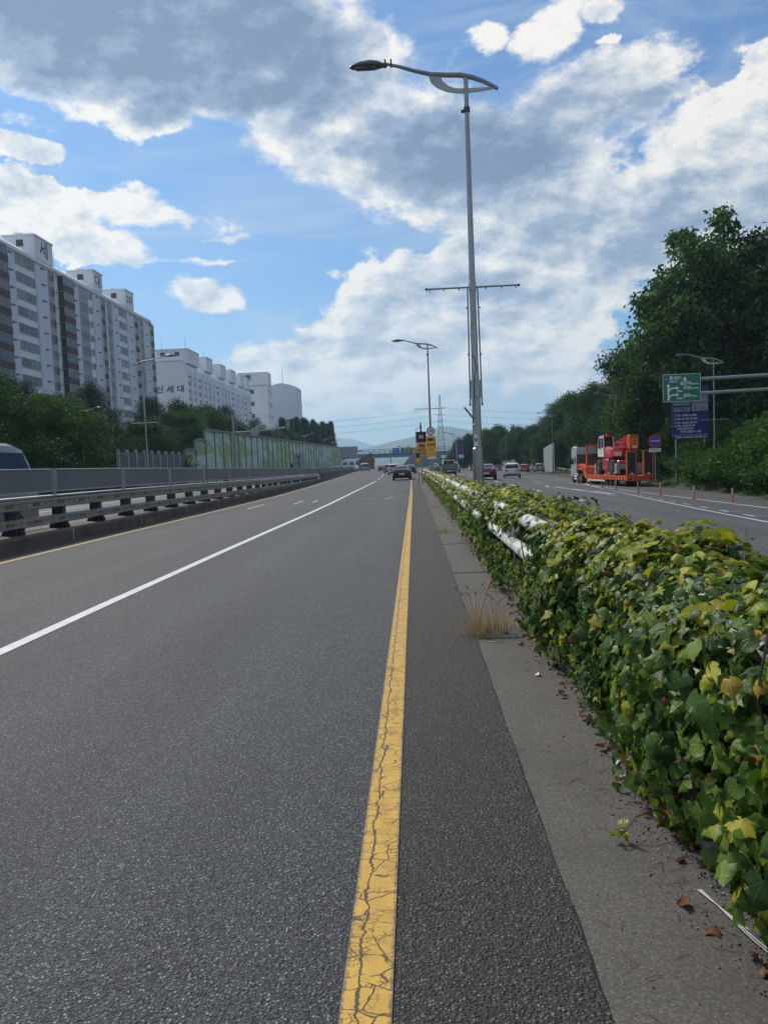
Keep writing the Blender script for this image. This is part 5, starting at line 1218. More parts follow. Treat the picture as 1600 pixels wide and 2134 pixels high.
# ------------------------------------------------------------------ vehicles
def wheel(parent, x, y, r, w, name='wheel', rimm=None):
    t = MB().lathe([(r*.62,-w/2),(r*.93,-w/2),(r,-w*.32),(r,w*.32),(r*.93,w/2),(r*.62,w/2)], (x, y, r), 'X', 20).build(name, mt['black'], parent, True)
    s = 1 if x > 0 else -1
    MB().lathe([(r*.60,s*w*.30),(r*.58,s*w*.46),(r*.40,s*w*.40),(r*.16,s*w*.44),(r*.12,s*w*.50),(.02,s*w*.5)], (x, y, r), 'X', 14).build('rim', rimm or mt['hub'], t, True)
    return t
def ring(y, prof, hw):
    """closed cross-section from half profile [(x fraction, z)] bottom to top"""
    return [(hw*u, y, z) for u, z in prof]+[(-hw*u, y, z) for u, z in reversed(prof)]
CAR = {
 'sedan': dict(L=4.9, W=1.87, H=1.45, belt=[(-2.45,.55,.95,.84),(-2.38,.30,1.02,.92),(-1.9,.24,1.06,.97),(-1.0,.20,1.02,1),(.6,.20,.98,1),(1.3,.22,.95,.99),(2.0,.24,.83,.95),(2.35,.30,.70,.86),(2.45,.42,.62,.74)],
   roof=[(-1.75,1.03,.86,.84),(-1.05,1.36,.90,.66),(-.55,1.43,.91,.64),(.25,1.44,.91,.64),(.65,1.38,.90,.65),(1.35,.98,.88,.82)]),
 'suv': dict(L=4.75, W=1.9, H=1.68, belt=[(-2.38,.60,1.0,.86),(-2.30,.34,1.10,.94),(-1.8,.26,1.12,.98),(-1.0,.24,1.10,1),(.6,.24,1.06,1),(1.2,.25,1.04,.99),(1.9,.27,.98,.95),(2.25,.32,.85,.88),(2.38,.48,.72,.76)],
   roof=[(-2.18,1.10,.90,.88),(-1.85,1.55,.90,.72),(-1.4,1.66,.90,.68),(.0,1.68,.90,.67),(.45,1.62,.90,.68),(1.15,1.08,.88,.83)]),
 'hatch': dict(L=4.0, W=1.74, H=1.52, belt=[(-2.0,.55,.95,.86),(-1.93,.30,1.02,.94),(-1.4,.24,1.03,.98),(.0,.22,1.0,1),(.8,.24,.97,.98),(1.5,.26,.88,.93),(1.9,.32,.74,.84),(2.0,.45,.64,.74)],
   roof=[(-1.82,1.02,.90,.86),(-1.55,1.40,.90,.70),(-1.1,1.50,.90,.67),(.0,1.52,.90,.66),(.3,1.46,.90,.67),(1.0,1.0,.88,.82)]),
 'van': dict(L=5.1, W=1.95, H=1.95, belt=[(-2.55,.6,1.05,.92),(-2.5,.32,1.12,.98),(-1.5,.26,1.12,1),(1.2,.26,1.10,1),(1.9,.28,1.02,.96),(2.35,.32,.86,.88),(2.55,.5,.72,.76)],
   roof=[(-2.46,1.12,.97,.95),(-2.38,1.7,.96,.86),(-2.1,1.92,.95,.80),(.4,1.95,.95,.79),(.95,1.85,.94,.78),(1.95,1.06,.9,.84)]),
}
def make_car(kind, label, paintc, loc, rz=0, cat='car', scale=1.0, group='cars on the road', fancy=True):
    d = CAR[kind]; W2 = d['W']/2; t = thing(cat.replace(' ', '_') if cat != 'car' else 'car', label, cat, loc, rz, group, scale)
    pm = mat('car_paint', carpaint(paintc)) if not isinstance(paintc, bpy.types.Material) else paintc
    b = MB(); rs = []
    for y, zb, zt, k in d['belt']:
        m = zb+(zt-zb)*.45; rs.append(ring(y, [(.80,zb),(.95,zb+.05),(.985,m),(1.0,zb+(zt-zb)*.62),(.955,zt-.05),(.88,zt)], W2*k))
    b.loft(rs); body = b.build('body', pm, t, True)
    c = MB(); rs = []
    for y, z, kb, kt in d['roof']: zb = 1.0 if kind != 'van' else 1.05; z = max(z, zb+.02); rs.append(ring(y, [(kb,zb-.06),(kb*.5+kt*.5+.02,(zb+z)/2),(kt,z-.035),(kt*.86,z)], W2))
    c.loft(rs); cab = c.build('cabin', mt['carglass'], t, True)
    r = MB(); rs = []; rf = d['roof']
    for y, z, kb, kt in rf[1:-1]: rs.append([(-W2*kt*1.02,y,z-.045),(-W2*kt*.87,y,z+.012),(W2*kt*.87,y,z+.012),(W2*kt*1.02,y,z-.045)])
    r.loft(rs, cap=False, closed=False); r.build('roof', pm, t, True)
    # pillars along the window outline
    pl = MB()
    for s in (-1, 1):
        for i, j in ((0, 1), (-2, -1)):
            (y0, z0, a0, c0), (y1, z1, a1, c1) = rf[i], rf[j]
            p0 = Vector((s*W2*(a0 if z0 < 1.15 else c0), y0, z0-.03)); p1 = Vector((s*W2*(a1 if z1 < 1.15 else c1), y1, z1-.03)); pl.tube([p0, p1], .045, 6)
        ym = (rf[2][0]+rf[-2][0])/2; pl.tube([(s*W2*.92, ym, 1.02), (s*W2*.68, ym, d['H']-.05)], .035, 6)
    pl.build('pillars', pm, t)
    wr = .33 if kind != 'suv' else .36; yr, yf = d['belt'][0][0]+.95, d['belt'][-1][0]-.85
    for x in (-W2+.10, W2-.10):
        for y in (yr, yf): wheel(t, x, y, wr, .22)
    yb = d['belt'][0][0]; zt = d['belt'][0][2]
    for s in (-1, 1):
        MB().box(*sorted((s*W2*.45, s*W2*.84)), yb-.025, yb+.12, zt-.20, zt-.06, .02).build('tail_light', mt['tail'], t)
        MB().box(*sorted((s*W2*.55, s*W2*.72)), -yb-.10, -yb+.015, .62, .72, .02).build('headlight', mt['reflect'], t)
        mr = MB().box(*sorted((s*(W2-.02), s*(W2+.17))), .55, .68, .98, 1.12, .03).build('mirror', pm, t)
    MB().box(-.27, .27, yb-.018, yb+.02, zt-.40, zt-.28).build('number_plate', mt['whiteink'], t)
    MB().box(-W2*.74, W2*.74, yb-.03, yb+.10, .33, .47, .03).build('bumper', mt['black'], t)
    return t
def paints(c): return mat('car_paint', carpaint(c))
cabgrey = paints((.40,.42,.45)); white, black, silver, dkred, navy = paints((.66,.67,.68)), paints((.010,.010,.012)), paints((.34,.35,.36)), paints((.10,.012,.016)), paints((.015,.02,.045))
make_car('sedan', 'black sedan driving away in the near left carriageway', black, (-1.25, 77, 0), R(1.5))
make_car('suv', 'white car driving away in the right carriageway near the parked truck', white, (11.75, 92, zR(11.75)), R(-7), scale=1.06)
make_car('sedan', 'dark red sedan half hidden behind the tall steel pole', dkred, (6.7, 71.5, zR(6.7)-.02), R(-4))
make_car('suv', 'white off roader ahead of the black sedan', white, (-3.1, 118, 0), R(2), scale=1.0)
make_car('sedan', 'dark car beyond the white off roader, to its right', black, (-.6, 128, 0), R(1))
make_car('suv', 'grey car close behind the white off roader, seen over its roof', silver, (-4.6, 140, 0), R(2))
make_car('van', 'distant pale minibus beyond the queue of cars on the left road', silver, (-13.2, 205, 0), R(4), 'van', 1.15)
for i, (x, y, m, lb, k) in enumerate([(-8.0, 190, navy, 'dark distant car right of the pale minibus', 'sedan'), (-16.6, 215, white, 'small distant white car by the end of the concrete barrier', 'sedan'), (-18.5, 245, white, 'tiny farthest white car by the concrete barrier', 'hatch')]): make_car(k, lb, m, (x, y, 0), R(4))
for x, y, m, lb, k in [(3.8, 140, silver, 'grey car glimpsed left of the speed sign poles', 'sedan'), (6.6, 126, white, 'white car behind the speed sign poles', 'suv'), (8.2, 165, navy, 'dark car far off behind the speed signs', 'sedan'), (21.5, 150, paints((.45,.06,.03)), 'red car beyond the far steel guardrail', 'suv'), (24.8, 152, silver, 'silver car beside the red one beyond the far guardrail', 'suv')]: make_car(k, lb, m, (x, y, zR(x)+.35*(x > 20)), R(-5))
for x, y, m, lb, k in [(-20.5, 150, white, 'white car in front of the far end of the noise barrier', 'suv'), (-20.6, 163, navy, 'dark blue car beside the white one at the noise barrier end', 'suv'), (-19.5, 190, white, 'white estate car past the noise barrier on the opposite road', 'suv'), (-23, 250, white, 'white car roof just above the far concrete barrier', 'sedan'), (-25.5, 262, silver, 'pale car roof at the far end of the concrete barrier', 'sedan')]: make_car(k, lb, m, (x, y, 0), R(183))
def coach():
    t = thing('minibus', 'silver minibus passing behind the mesh fence at the left edge', 'minibus', (-11.75, 17.9, 0), R(178)); b = MB(); W2 = 1.0
    rs = []
    for y, zb, zt, k in ((-3.30,.55,1.35,.93),(-3.22,.35,1.60,.97),(-3.0,.32,2.15,.99),(-2.7,.3,2.48,1),(-2.3,.3,2.58,1),(2.5,.3,2.58,1),(3.0,.32,2.5,.98),(3.3,.45,1.3,.92)):
        rs.append(ring(y, [(.9,zb),(1,zb+.1),(1,1.15),(.97,min(1.8, zt-.1)),(.88,zt-.08),(.7,zt)], W2*k))
    b.loft(rs); b.build('body', silver, t, True)
    g = MB(); 
    for s in (-1, 1):
        g.raw([(s*1.003,-2.98,1.22),(s*1.003,2.7,1.22),(s*.985,2.7,1.8),(s*.985,-2.92,1.8),(s*.925,2.6,2.32),(s*.925,-2.66,2.32)], [(0,1,2,3),(3,2,4,5)])
    g.build('side_windows', mat('minibus_glass', glassy((.05,.08,.12), .05)), t)
    MB().raw([(-.80,-3.255,1.48),(.80,-3.255,1.48),(.76,-3.05,2.08),(-.76,-3.05,2.08)], [(0,1,2,3)]).build('rear_window', mt['carglass'], t)
    for x in (-.88, .88):
        for y in (-2.1, 2.1): wheel(t, x, y, .36, .24)
    for s in (-1, 1): MB().box(s*.86-.06, s*.86+.06, -3.33, -3.2, .75, 1.1, .02).build('tail_light', mt['tail'], t)
coach()
def pickup():
    t = thing('small_truck', 'small flatbed truck with grey tailgate behind the ivy, driving away', 'truck', (3.95, 86, -.05), R(-2), None); w = .87
    MB().box(-.72, .72, 1.0, 2.5, .45, 1.95, .12).build('cab', white, t, True)
    MB().raw([(-.62,.995,1.25),(.62,.995,1.25),(.58,.995,1.82),(-.58,.995,1.82)], [(0,1,2,3)]).build('rear_window', mt['carglass'], t)
    MB().box(-w, w, -2.5, .95, .80, .90).build('bed', mt['darkmet'], t)
    gm = W('truck_gate_grey', (.22,.24,.26), amt=.2, rough=.5)
    tg = MB().box(-w, w, -2.56, -2.50, .88, 1.42).build('tailgate', gm, t)
    for z in (1.0, 1.15, 1.30): MB().box(-w+.04, w-.04, -2.585, -2.562, z, z+.05).build('rib', gm, tg)
    for s in (-1, 1): MB().box(s*w-.03, s*w+.03, -2.49, .94, .92, 1.42).build('side_board', gm, t)
    rk = MB()
    for x in (-w+.06, w-.06, -.3, .3): rk.box(x-.03, x+.03, .96, 1.02, .9, 2.02)
    rk.box(-w, w, .955, 1.03, 2.02, 2.12); rk.build('head_rack', mt['black'], t)
    MB().box(-w, w, -2.58, -2.5, .60, .76).build('bumper_board', mt['reflyel'], t)
    MB().box(-.28, .28, -2.60, -2.585, .63, .74).build('number_plate', mt['whiteink'], t)
    for s in (-1, 1):
        MB().box(s*.66-.14, s*.66+.14, -2.58, -2.5, .46, .57).build('tail_light', mt['tail'], t)
        MB().box(s*.95-.08, s*.95+.08, 2.0, 2.08, 1.2, 1.5).build('mirror', mt['black'], t)
        for y in (-1.5, 1.7): wheel(t, s*.68, y, .32, .2)
    MB().box(-.5, .5, -2.3, 2.2, .38, .78).build('chassis', mt['black'], t)
pickup()

def lowloader():
    # tractor and low-bed trailer, rear towards the camera; local +y is forward
    t = thing('low_loader_truck', 'white tractor truck with long orange low loader trailer parked in the layby', 'truck', (21.2, 72.2, -1.4), R(4.5))
    O = mt['orange']; w = 1.3
    dk = MB(); dk.box(-w, w, .3, 13.0, .86, 1.02); dk.build('deck', O, t)
    for s in (-1, 1):
        sd = MB().box(*sorted((s*w, s*(w+.05))), .3, 12.6, .62, 1.06).build('side_rail', O, t)
        for k in range(14): MB().box(*sorted((s*(w+.052), s*(w+.11))), .8+k*.85, .98+k*.85, .62, 1.02).build('rib', O, sd)
        MB().box(*sorted((s*(w-.02), s*(w+.03))), 6.3, 11.8, .40, .58).build('side_guard', mt['reflect'], t)
    bm = MB(); 
    for x in (-.5, .5): bm.box(x-.12, x+.12, .4, 13, .5, .86)
    bm.build('chassis', O, t)
    gn = MB(); gn.prism([(12.6,.62),(13.0,1.06),(13.6,1.75),(14.2,1.95),(16.2,1.95),(16.2,1.55),(14.3,1.5),(13.7,1.05),(13.2,.62)], 'X', -1.2, 1.2); gn.build('gooseneck', O, t)
    fd = MB()
    for s in (-1, 1): fd.prism([(13.9,1.5),(14.2,1.98),(14.9,2.22),(15.6,2.15),(16.1,1.75),(15.9,1.7),(15.4,1.98),(14.9,2.02),(14.4,1.85),(14.15,1.45)], 'X', *sorted((s*.75, s*1.28)))
    fd.build('fender', O, t)
    for y in (3.6, 4.85, 6.1):
        for s in (-1, 1):
            wheel(t, s*1.05, y, .48, .34); MB().prism([(y-.58,.62),(y-.42,1.0),(y-.2,1.10),(y+.2,1.10),(y+.42,1.0),(y+.58,.62),(y+.50,.62),(y+.3,.96),(y-.3,.96),(y-.5,.62)], 'X', *sorted((s*(w+.055), s*(w+.09)))).build('mudguard', O, t)
    # two tail ramps standing upright with dark mesh
    dkm = W('ramp_mesh', (.028,.024,.022), amt=.3, rough=.7)
    for s in (-1, 1):
        rp = MB(); x0, x1 = sorted((s*.30, s*1.30)); y0, y1 = .02, .20; H = 3.40
        for x in (x0, x1-.13): rp.box(x, x+.13, y0, y1, 1.0, H)
        for z in (1.0, H-.14): rp.box(x0+.13, x1-.13, y0, y1, z, z+.14)
        r = rp.build('ramp', O, t); MB().box(x0+.13, x1-.13, .08, .13, 1.14, H-.14).build('mesh_infill', dkm, r)
        for k in range(8): MB().box(x0+.13, x1-.13, .06, .075, 1.35+k*.25, 1.40+k*.25).build('rung', mt['darkmet'], r)
        MB().prism([(x0+.3,1.14),(x0+.5,1.36),(x0+.7,1.14)], 'Y', .03, .06).build('foot', mt['reflect'], r)
    MB().box(-w, w, .02, .3, .55, .98).build('tail_beam', O, t)
    for s in (-1, 1): MB().box(s*1.0-.16, s*1.0+.16, -.01, .018, .66, .78).build('tail_light', mt['tail'], t)
    for k in range(5): MB().box(-1.1, 1.1, 12.7, 12.75, 1.1+k*.34, 1.16+k*.34).build('headboard_bar', O, t)
    hb = MB(); hb.box(-1.2, -1.05, 12.6, 12.85, 1.0, 4.3); hb.box(1.05, 1.2, 12.6, 12.85, 1.0, 4.3); hb.box(-1.2, 1.2, 12.6, 12.85, 4.1, 4.32); hb.build('headboard', O, t)
    # tractor
    cab = MB(); rs = []
    for y, zb, zt, k in ((16.4,.85,3.95,.97),(16.5,.8,4.12,1),(18.0,.8,4.25,1),(18.35,.6,4.15,.99),(18.62,.5,3.7,.96),(18.78,.45,2.3,.94),(18.8,.45,1.0,.9)):
        rs.append(ring(y, [(.97,zb),(1,zb+.15),(1,2.0),(.985,min(2.9, zt-.3)),(.94,zt-.12),(.84,zt)], 1.24*k))
    cab.loft(rs); cab.build('cab', cabgrey, t, True)
    for s in (-1, 1):
        MB().raw([(s*1.243,16.62,2.25),(s*1.243,17.2,2.25),(s*1.222,17.2,2.95),(s*1.222,16.62,2.95)], [(0,1,2,3)]).build('sleeper_window', mt['carglass'], t)
        MB().raw([(s*1.246,17.42,2.15),(s*1.246,18.35,2.15),(s*1.216,18.25,3.0),(s*1.216,17.5,3.0)], [(0,1,2,3)]).build('door_window', mt['carglass'], t)
        MB().box(*sorted((s*1.26, s*1.5)), 18.3, 18.5, 2.2, 3.1).build('mirror', mt['black'], t)
        fr = MB(); 
        for k in range(3): fr.box(*sorted((s*1.12, s*1.24)), 15.9, 17.3, .42+k*.27, .60+k*.27)
        fr.build('side_skirt', mt['reflect'], t)
        for y in (14.6, 15.8): wheel(t, s*1.0, y, .52, .5)
        wheel(t, s*1.05, 18.0, .52, .32)
    MB().box(-1.18, 1.18, 16.2, 16.42, .9, 3.3).build('cab_back', mt['darkmet'], t); MB().box(-.45, .45, 13.8, 18.4, .55, 1.05).build('tractor_frame', mt['black'], t)
    MB().box(-.9, .9, 16.8, 17.9, 4.22, 4.38).build('roof_vent', mt['darkmet'], t)
lowloader()
def telehandler():
    t = thing('telehandler', 'red rotating telehandler with white wheels loaded on the orange trailer', 'construction machine', (20.85, 78.9, -.38), R(4.5), None, 1.13); RD = mt['red']
    MB().box(-.85, .85, -2.7, 2.6, .75, 1.30, .08).build('chassis', RD, t, True)
    for s in (-1, 1):
        MB().box(*sorted((s*.86, s*1.12)), -.75, .85, .45, 1.45, .06).build('side_tank', RD, t, True)
        for k in range(3): MB().box(*sorted((s*1.123, s*1.14)), -.6, .7, .62+k*.26, .66+k*.26).build('step', mt['darkmet'], t)
        for y in (-1.75, 1.75): wheel(t, s*.98, y, .70, .48, rimm=mt['reflect'])
    gy = W('stabiliser_grey', (.30,.30,.31), amt=.2)
    for y, d in ((-2.75, -1), (2.65, 1)):
        st = MB(); st.box(-1.15, 1.15, y-.22, y+.22, .55, .95); 
        for x in (-1.0, 1.0): st.box(x-.14, x+.14, y-.30, y+.30, .25, 1.05); st.box(x-.24, x+.24, y-.26, y+.26, .16, .25)
        st.build('stabiliser', gy, t)
    MB().lathe([(.7,1.30),(.7,1.52),(.62,1.55)], n=20).build('turntable', mt['darkmet'], t, True)
    MB().box(-1.05, 1.1, -1.5, 1.7, 1.55, 1.72, .04).build('turret', RD, t)
    hood = MB(); rs = []
    for y, zt, k in ((-1.9,2.15,.80),(-1.7,2.42,.95),(-.8,2.55,1.0),(.2,2.60,1.0)): rs.append([(-1.1,y,1.62),(-.05,y,1.62),(-.05,y,zt-.12),(-.15,y,zt),(-1.0*k,y,zt),(-1.1*k,y,zt-.16)])
    hood.loft(rs); hood.build('engine_cover', RD, t, True); MB().box(-.92, -.3, -1.93, -1.88, 1.72, 2.08).build('vent_panel', mt['reflect'], t)
    # cab with rounded front, grey-white door
    cb = MB(); pr = [(.25,1.72),(1.75,1.72),(1.95,2.1),(1.85,2.9),(1.45,3.42),(.35,3.42),(.22,3.2)]
    cb.prism(pr, 'X', -1.12, -.25); cab = cb.build('cab', mt['carglass'], t)
    for x in (-1.135, -.235):
        fr = MB(); pts = [(x, a, b) for a, b in pr]; fr.tube(pts+[pts[0]], .055, 6); fr.tube([(x, 1.0, 1.72), (x, .95, 3.42)], .045, 6); fr.build('cab_frame', mt['reflect'], cab)
    MB().prism([(.3,1.74),(1.72,1.74),(1.9,2.1),(1.86,2.5),(1.1,2.32),(.3,2.6)], 'X', -1.15, -1.123).build('door', mt['reflect'], cab)
    MB().box(-1.15, -.22, .25, 1.55, 3.42, 3.60, .06).build('roof', RD, cab, True); MB().lathe([(.09,3.6),(.09,3.72),(.05,3.76)], (-.6, .9, 0), 'Z', 10).build('beacon', mt['orange'], cab)
    # boom: thick telescopic box with tilted rear end, carried past the cab
    bo = MB(); bo.prism([(-2.6,2.05),(-2.75,2.9),(-2.35,3.42),(-1.2,3.35),(3.6,2.5),(3.9,2.35),(3.9,1.95),(3.5,1.92),(-1.6,2.0)], 'X', .18, .86); boom = bo.build('boom', RD, t)
    MB().prism([(3.6,2.45),(5.2,2.2),(5.2,1.85),(3.6,2.0)], 'X', .28, .76).build('inner_boom', O2 if False else mt['orange'], boom)
    MB().box(.10, .94, -2.85, -2.30, 2.3, 3.5, .05).build('boom_end', mt['orange'], boom)
    for k, z in enumerate((2.5, 2.75, 3.0)):
        for s in (-1, 1): MB().prism([(.52+s*.08,z),(.52+s*.36,z+.22),(.52+s*.36,z+.34),(.52+s*.08,z+.12)], 'Y', -2.875, -2.853).build('chevron', mt['signyel'], boom)
    MB().box(.34, .76, -2.89, -2.878, 2.32, 2.55).build('plate', mt['whiteink'], boom)
    cy = MB(); cy.tube([(.52,-1.2,1.8),(.52,1.2,2.2)], .09, 8); cy.build('ram', mt['galv'], boom)
    # lattice basket folded beside the boom
    bk = MB(); 
    for z in (2.35, 2.75, 3.1): bk.box(-.02, .10, -1.6, .1, z, z+.05)
    for q in range(7): bk.box(-.02, .10, -1.6+q*.27, -1.54+q*.27, 2.35, 3.1)
    b = bk.build('lattice_panel', mt['signred'], t); text('안전제일', .30, b, mt['whiteink'], (-.1, -1.66, 2.86), (R(90), 0, 0)); text('작업중', .26, b, mt['whiteink'], (-.1, -1.66, 2.5), (R(90), 0, 0))
telehandler()

# ------------------------------------------------------------------ flexible posts, signs
def bollards():
    P = [(18.15,44.2),(17.95,49.6),(17.85,56),(17.75,61.2),(17.7,67.6),(17.8,73),(18.0,78.6),(18.35,84.8)]
    nm = ['nearest flexible red lane post, third striped one from the truck side', 'second nearest flexible red lane post beside the layby', 'third nearest flexible red lane post beside the layby', 'fourth nearest flexible red lane post, right of the trailer axles', 'fifth flexible red lane post, in front of the trailer tail', 'sixth flexible red lane post, in front of the trailer axles', 'seventh flexible red lane post, in front of the trailer deck', 'farthest flexible red lane post, beside the truck wheels']
    nm[0] = 'nearest flexible red lane post with white bands at the right edge'
    b = MB().lathe([(.13,0),(.13,.03),(.06,.05),(.045,.10),(.04,.86),(.03,.89)], n=12).data('post', mt['bollard'], True); f = MB().lathe([(.15,0),(.15,.02),(.1,.028)], n=12).data('foot', mt['black'])
    r = MB().lathe([(.0412,0),(.0425,.005),(.0425,.075),(.0412,.08)], n=12).data('reflective_band', mt['reflect'])
    for (x, y), lb in zip(P, nm):
        t = thing('flexible_post', lb, 'bollard', (x, y, zR(x)), 0, 'flexible posts along the layby'); p = link('post', b, t); link('foot', f, t)
        for z in (.52, .65, .77): link('reflective_band', r, p, (0, 0, z))
bollards()
def direction_sign():
    t = thing('direction_sign', 'green overhead direction sign on two grey arms over the layby', 'road sign', (20.2, 58, 5.4)); w, h = 1.42, 2.1
    MB().box(-w, w, 0, .06, 0, h, .02).build('board', mt['signgreen'], t)
    br = MB()
    for a in ((-w+.04,w-.04,.03,.055),(-w+.04,w-.04,h-.055,h-.03)): br.box(a[0], a[1], -.004, -.001, a[2], a[3])
    for x in (-w+.04, w-.065): br.box(x, x+.025, -.004, -.001, .056, h-.056)
    br.build('border', mt['whiteink'], t)
    S = lambda s, sz, x, z, al='LEFT', b=.006, parent=t, m='whiteink': text(s, sz, parent, mt[m], (x, -.006, z), (R(90), 0, 0), 'lettering', al, bold=b)
    S('울산IC', .33, -.93, 1.78); S('Ulsan IC', .18, -.93, 1.53)
    S('울산역', .29, -.12, 1.36); S('Ulsan Stn', .15, .66, 1.32); S('장검', .29, .10, 1.03); S('Janggeom', .15, .66, 1.0); S('굴화', .29, .10, .46); S('Gulhwa', .15, .66, .42); S('700m', .20, -.38, .80); S('300m', .20, -.38, .27)
    MB().prism([(-1.30,1.62),(-1.0,1.62),(-.98,1.8),(-1.15,1.86),(-1.32,1.8)], 'Y', -.009, -.005).build('route_shield', mt['signblue2'], t); text('16', .18, t, mt['whiteink'], (-1.15, -.011, 1.72), (R(90), 0, 0))
    MB().prism([(.13,1.53),(.33,1.53),(.33,1.78),(.23,1.84),(.13,1.78)], 'Y', -.009, -.005).build('station_mark', mt['whiteink'], t)
    ar = MB(); ar.box(-1.06, -.94, -.008, -.004, .14, 1.15); ar.prism([(-1.15,1.15),(-.85,1.15),(-1.0,1.40)], 'Y', -.008, -.004)
    for z in (.42, .92):
        ar.cur = 0; cur = [(-.94+.0, z-.25), (-.9, z-.05), (-.75, z+.06), (-.42, z+.08), (-.42, z+.18), (-.78, z+.16), (-.94, z+.06)]; ar.prism(cur, 'Y', -.008, -.004); ar.prism([(-.42,z+.0),(-.18,z+.13),(-.42,z+.26)], 'Y', -.008, -.004)
    ar.build('arrows', mt['whiteink'], t)
    for z in (1.62, .56): MB().tube([(-.9, .16, z), (6.5, .16, z+.12), (9.2, .16, z+.16)], .13, 14).build('arm', mt['greymet'], t, True)
    MB().tube([(9.3, .16, -6.8), (9.3, .16, 3.0)], [.22, .16], 14).build('pole', mt['greymet'], t, True)
direction_sign()
def notice():
    t = thing('notice_board', 'tall blue notice board with white text and grey panels behind the direction sign', 'notice board', (24.4, 68, .5)); w = 1.6
    b = MB().box(-w, w, 0, .08, 2.3, 6.9).build('board', mt['signblue'], t); S = lambda s, sz, x, z, m='whiteink', al='LEFT', bo=.004: text(s, sz, b, mt[m], (x, -.014 if m == 'ink' else -.008, z), (R(90), 0, 0), 'lettering', al, bold=bo)
    pw = W('notice_panel', (.30,.31,.33), amt=.1)
    for (x0, x1, z0, z1) in ((-1.45,-.05,5.25,5.62),(-1.45,-.05,4.72,5.08),(.12,1.5,4.72,6.3)): MB().box(x0, x1, -.009, -.001, z0, z1).build('panel', pw, b)
    S('축하중 10t', .33, -1.4, 5.43, 'ink'); S('적재불량', .32, -1.4, 4.9, 'ink'); S('높이 4.1m', .30, .18, 5.95, 'ink'); S('길이 19.0m', .28, .18, 5.42, 'ink'); S('폭  3.3m', .30, .28, 4.93, 'ink')
    for z, s in ((4.36,'1. 위치 : 고속도로 진출입'),(4.05,'2. 대상 : 위 기준 초과차량'),(3.72,'3. 기간 : 2008년 1월 부터'),(3.45,'4. 처벌 : 도로법 제77조'),(3.2,'    도로교통법 제39조')): S(s, .19, -1.42, z)
    S('한국도로공사 사장', .24, 0, 2.92, al='CENTER'); S('도로는 우리모두의 재산입니다', .22, 0, 2.45, al='CENTER')
    MB().box(-w+.05, w-.05, -.006, -.001, 2.66, 2.68).build('rule', mt['whiteink'], b)
    for x in (-1.25, 1.25): MB().tube([(x, .14, -1.5), (x, .14, 6.5)], .09, 10).build('post', mt['galv'], t, True)
notice()
def parking_sign():
    t = thing('no_parking_sign', 'round red and blue no parking sign with small plate beside the trailer', 'road sign', (20.65, 66, -1.3))
    MB().tube([(.02,.05,0),(0,.05,4.2)], .038, 10).build('post', mt['galv'], t, True)
    MB().lathe([(.56,0),(.56,.03)], (0, 0, 3.98), 'Y', 32).build('rim_disc', mt['signred'], t); d = MB().lathe([(.40,-.006),(.40,.004)], (0, -.003, 3.98), 'Y', 32).build('blue_disc', mt['signblue2'], t)
    text('주정차금지', .17, d, mt['whiteink'], (0, -.014, 3.98), (R(90), 0, 0), bold=.004)
    p = MB().box(-.5, .5, 0, .03, 3.06, 3.38).build('plate', mt['reflect'], t); text('견인지역', .2, p, mt['ink'], (0, -.004, 3.22), (R(90), 0, 0))
parking_sign()
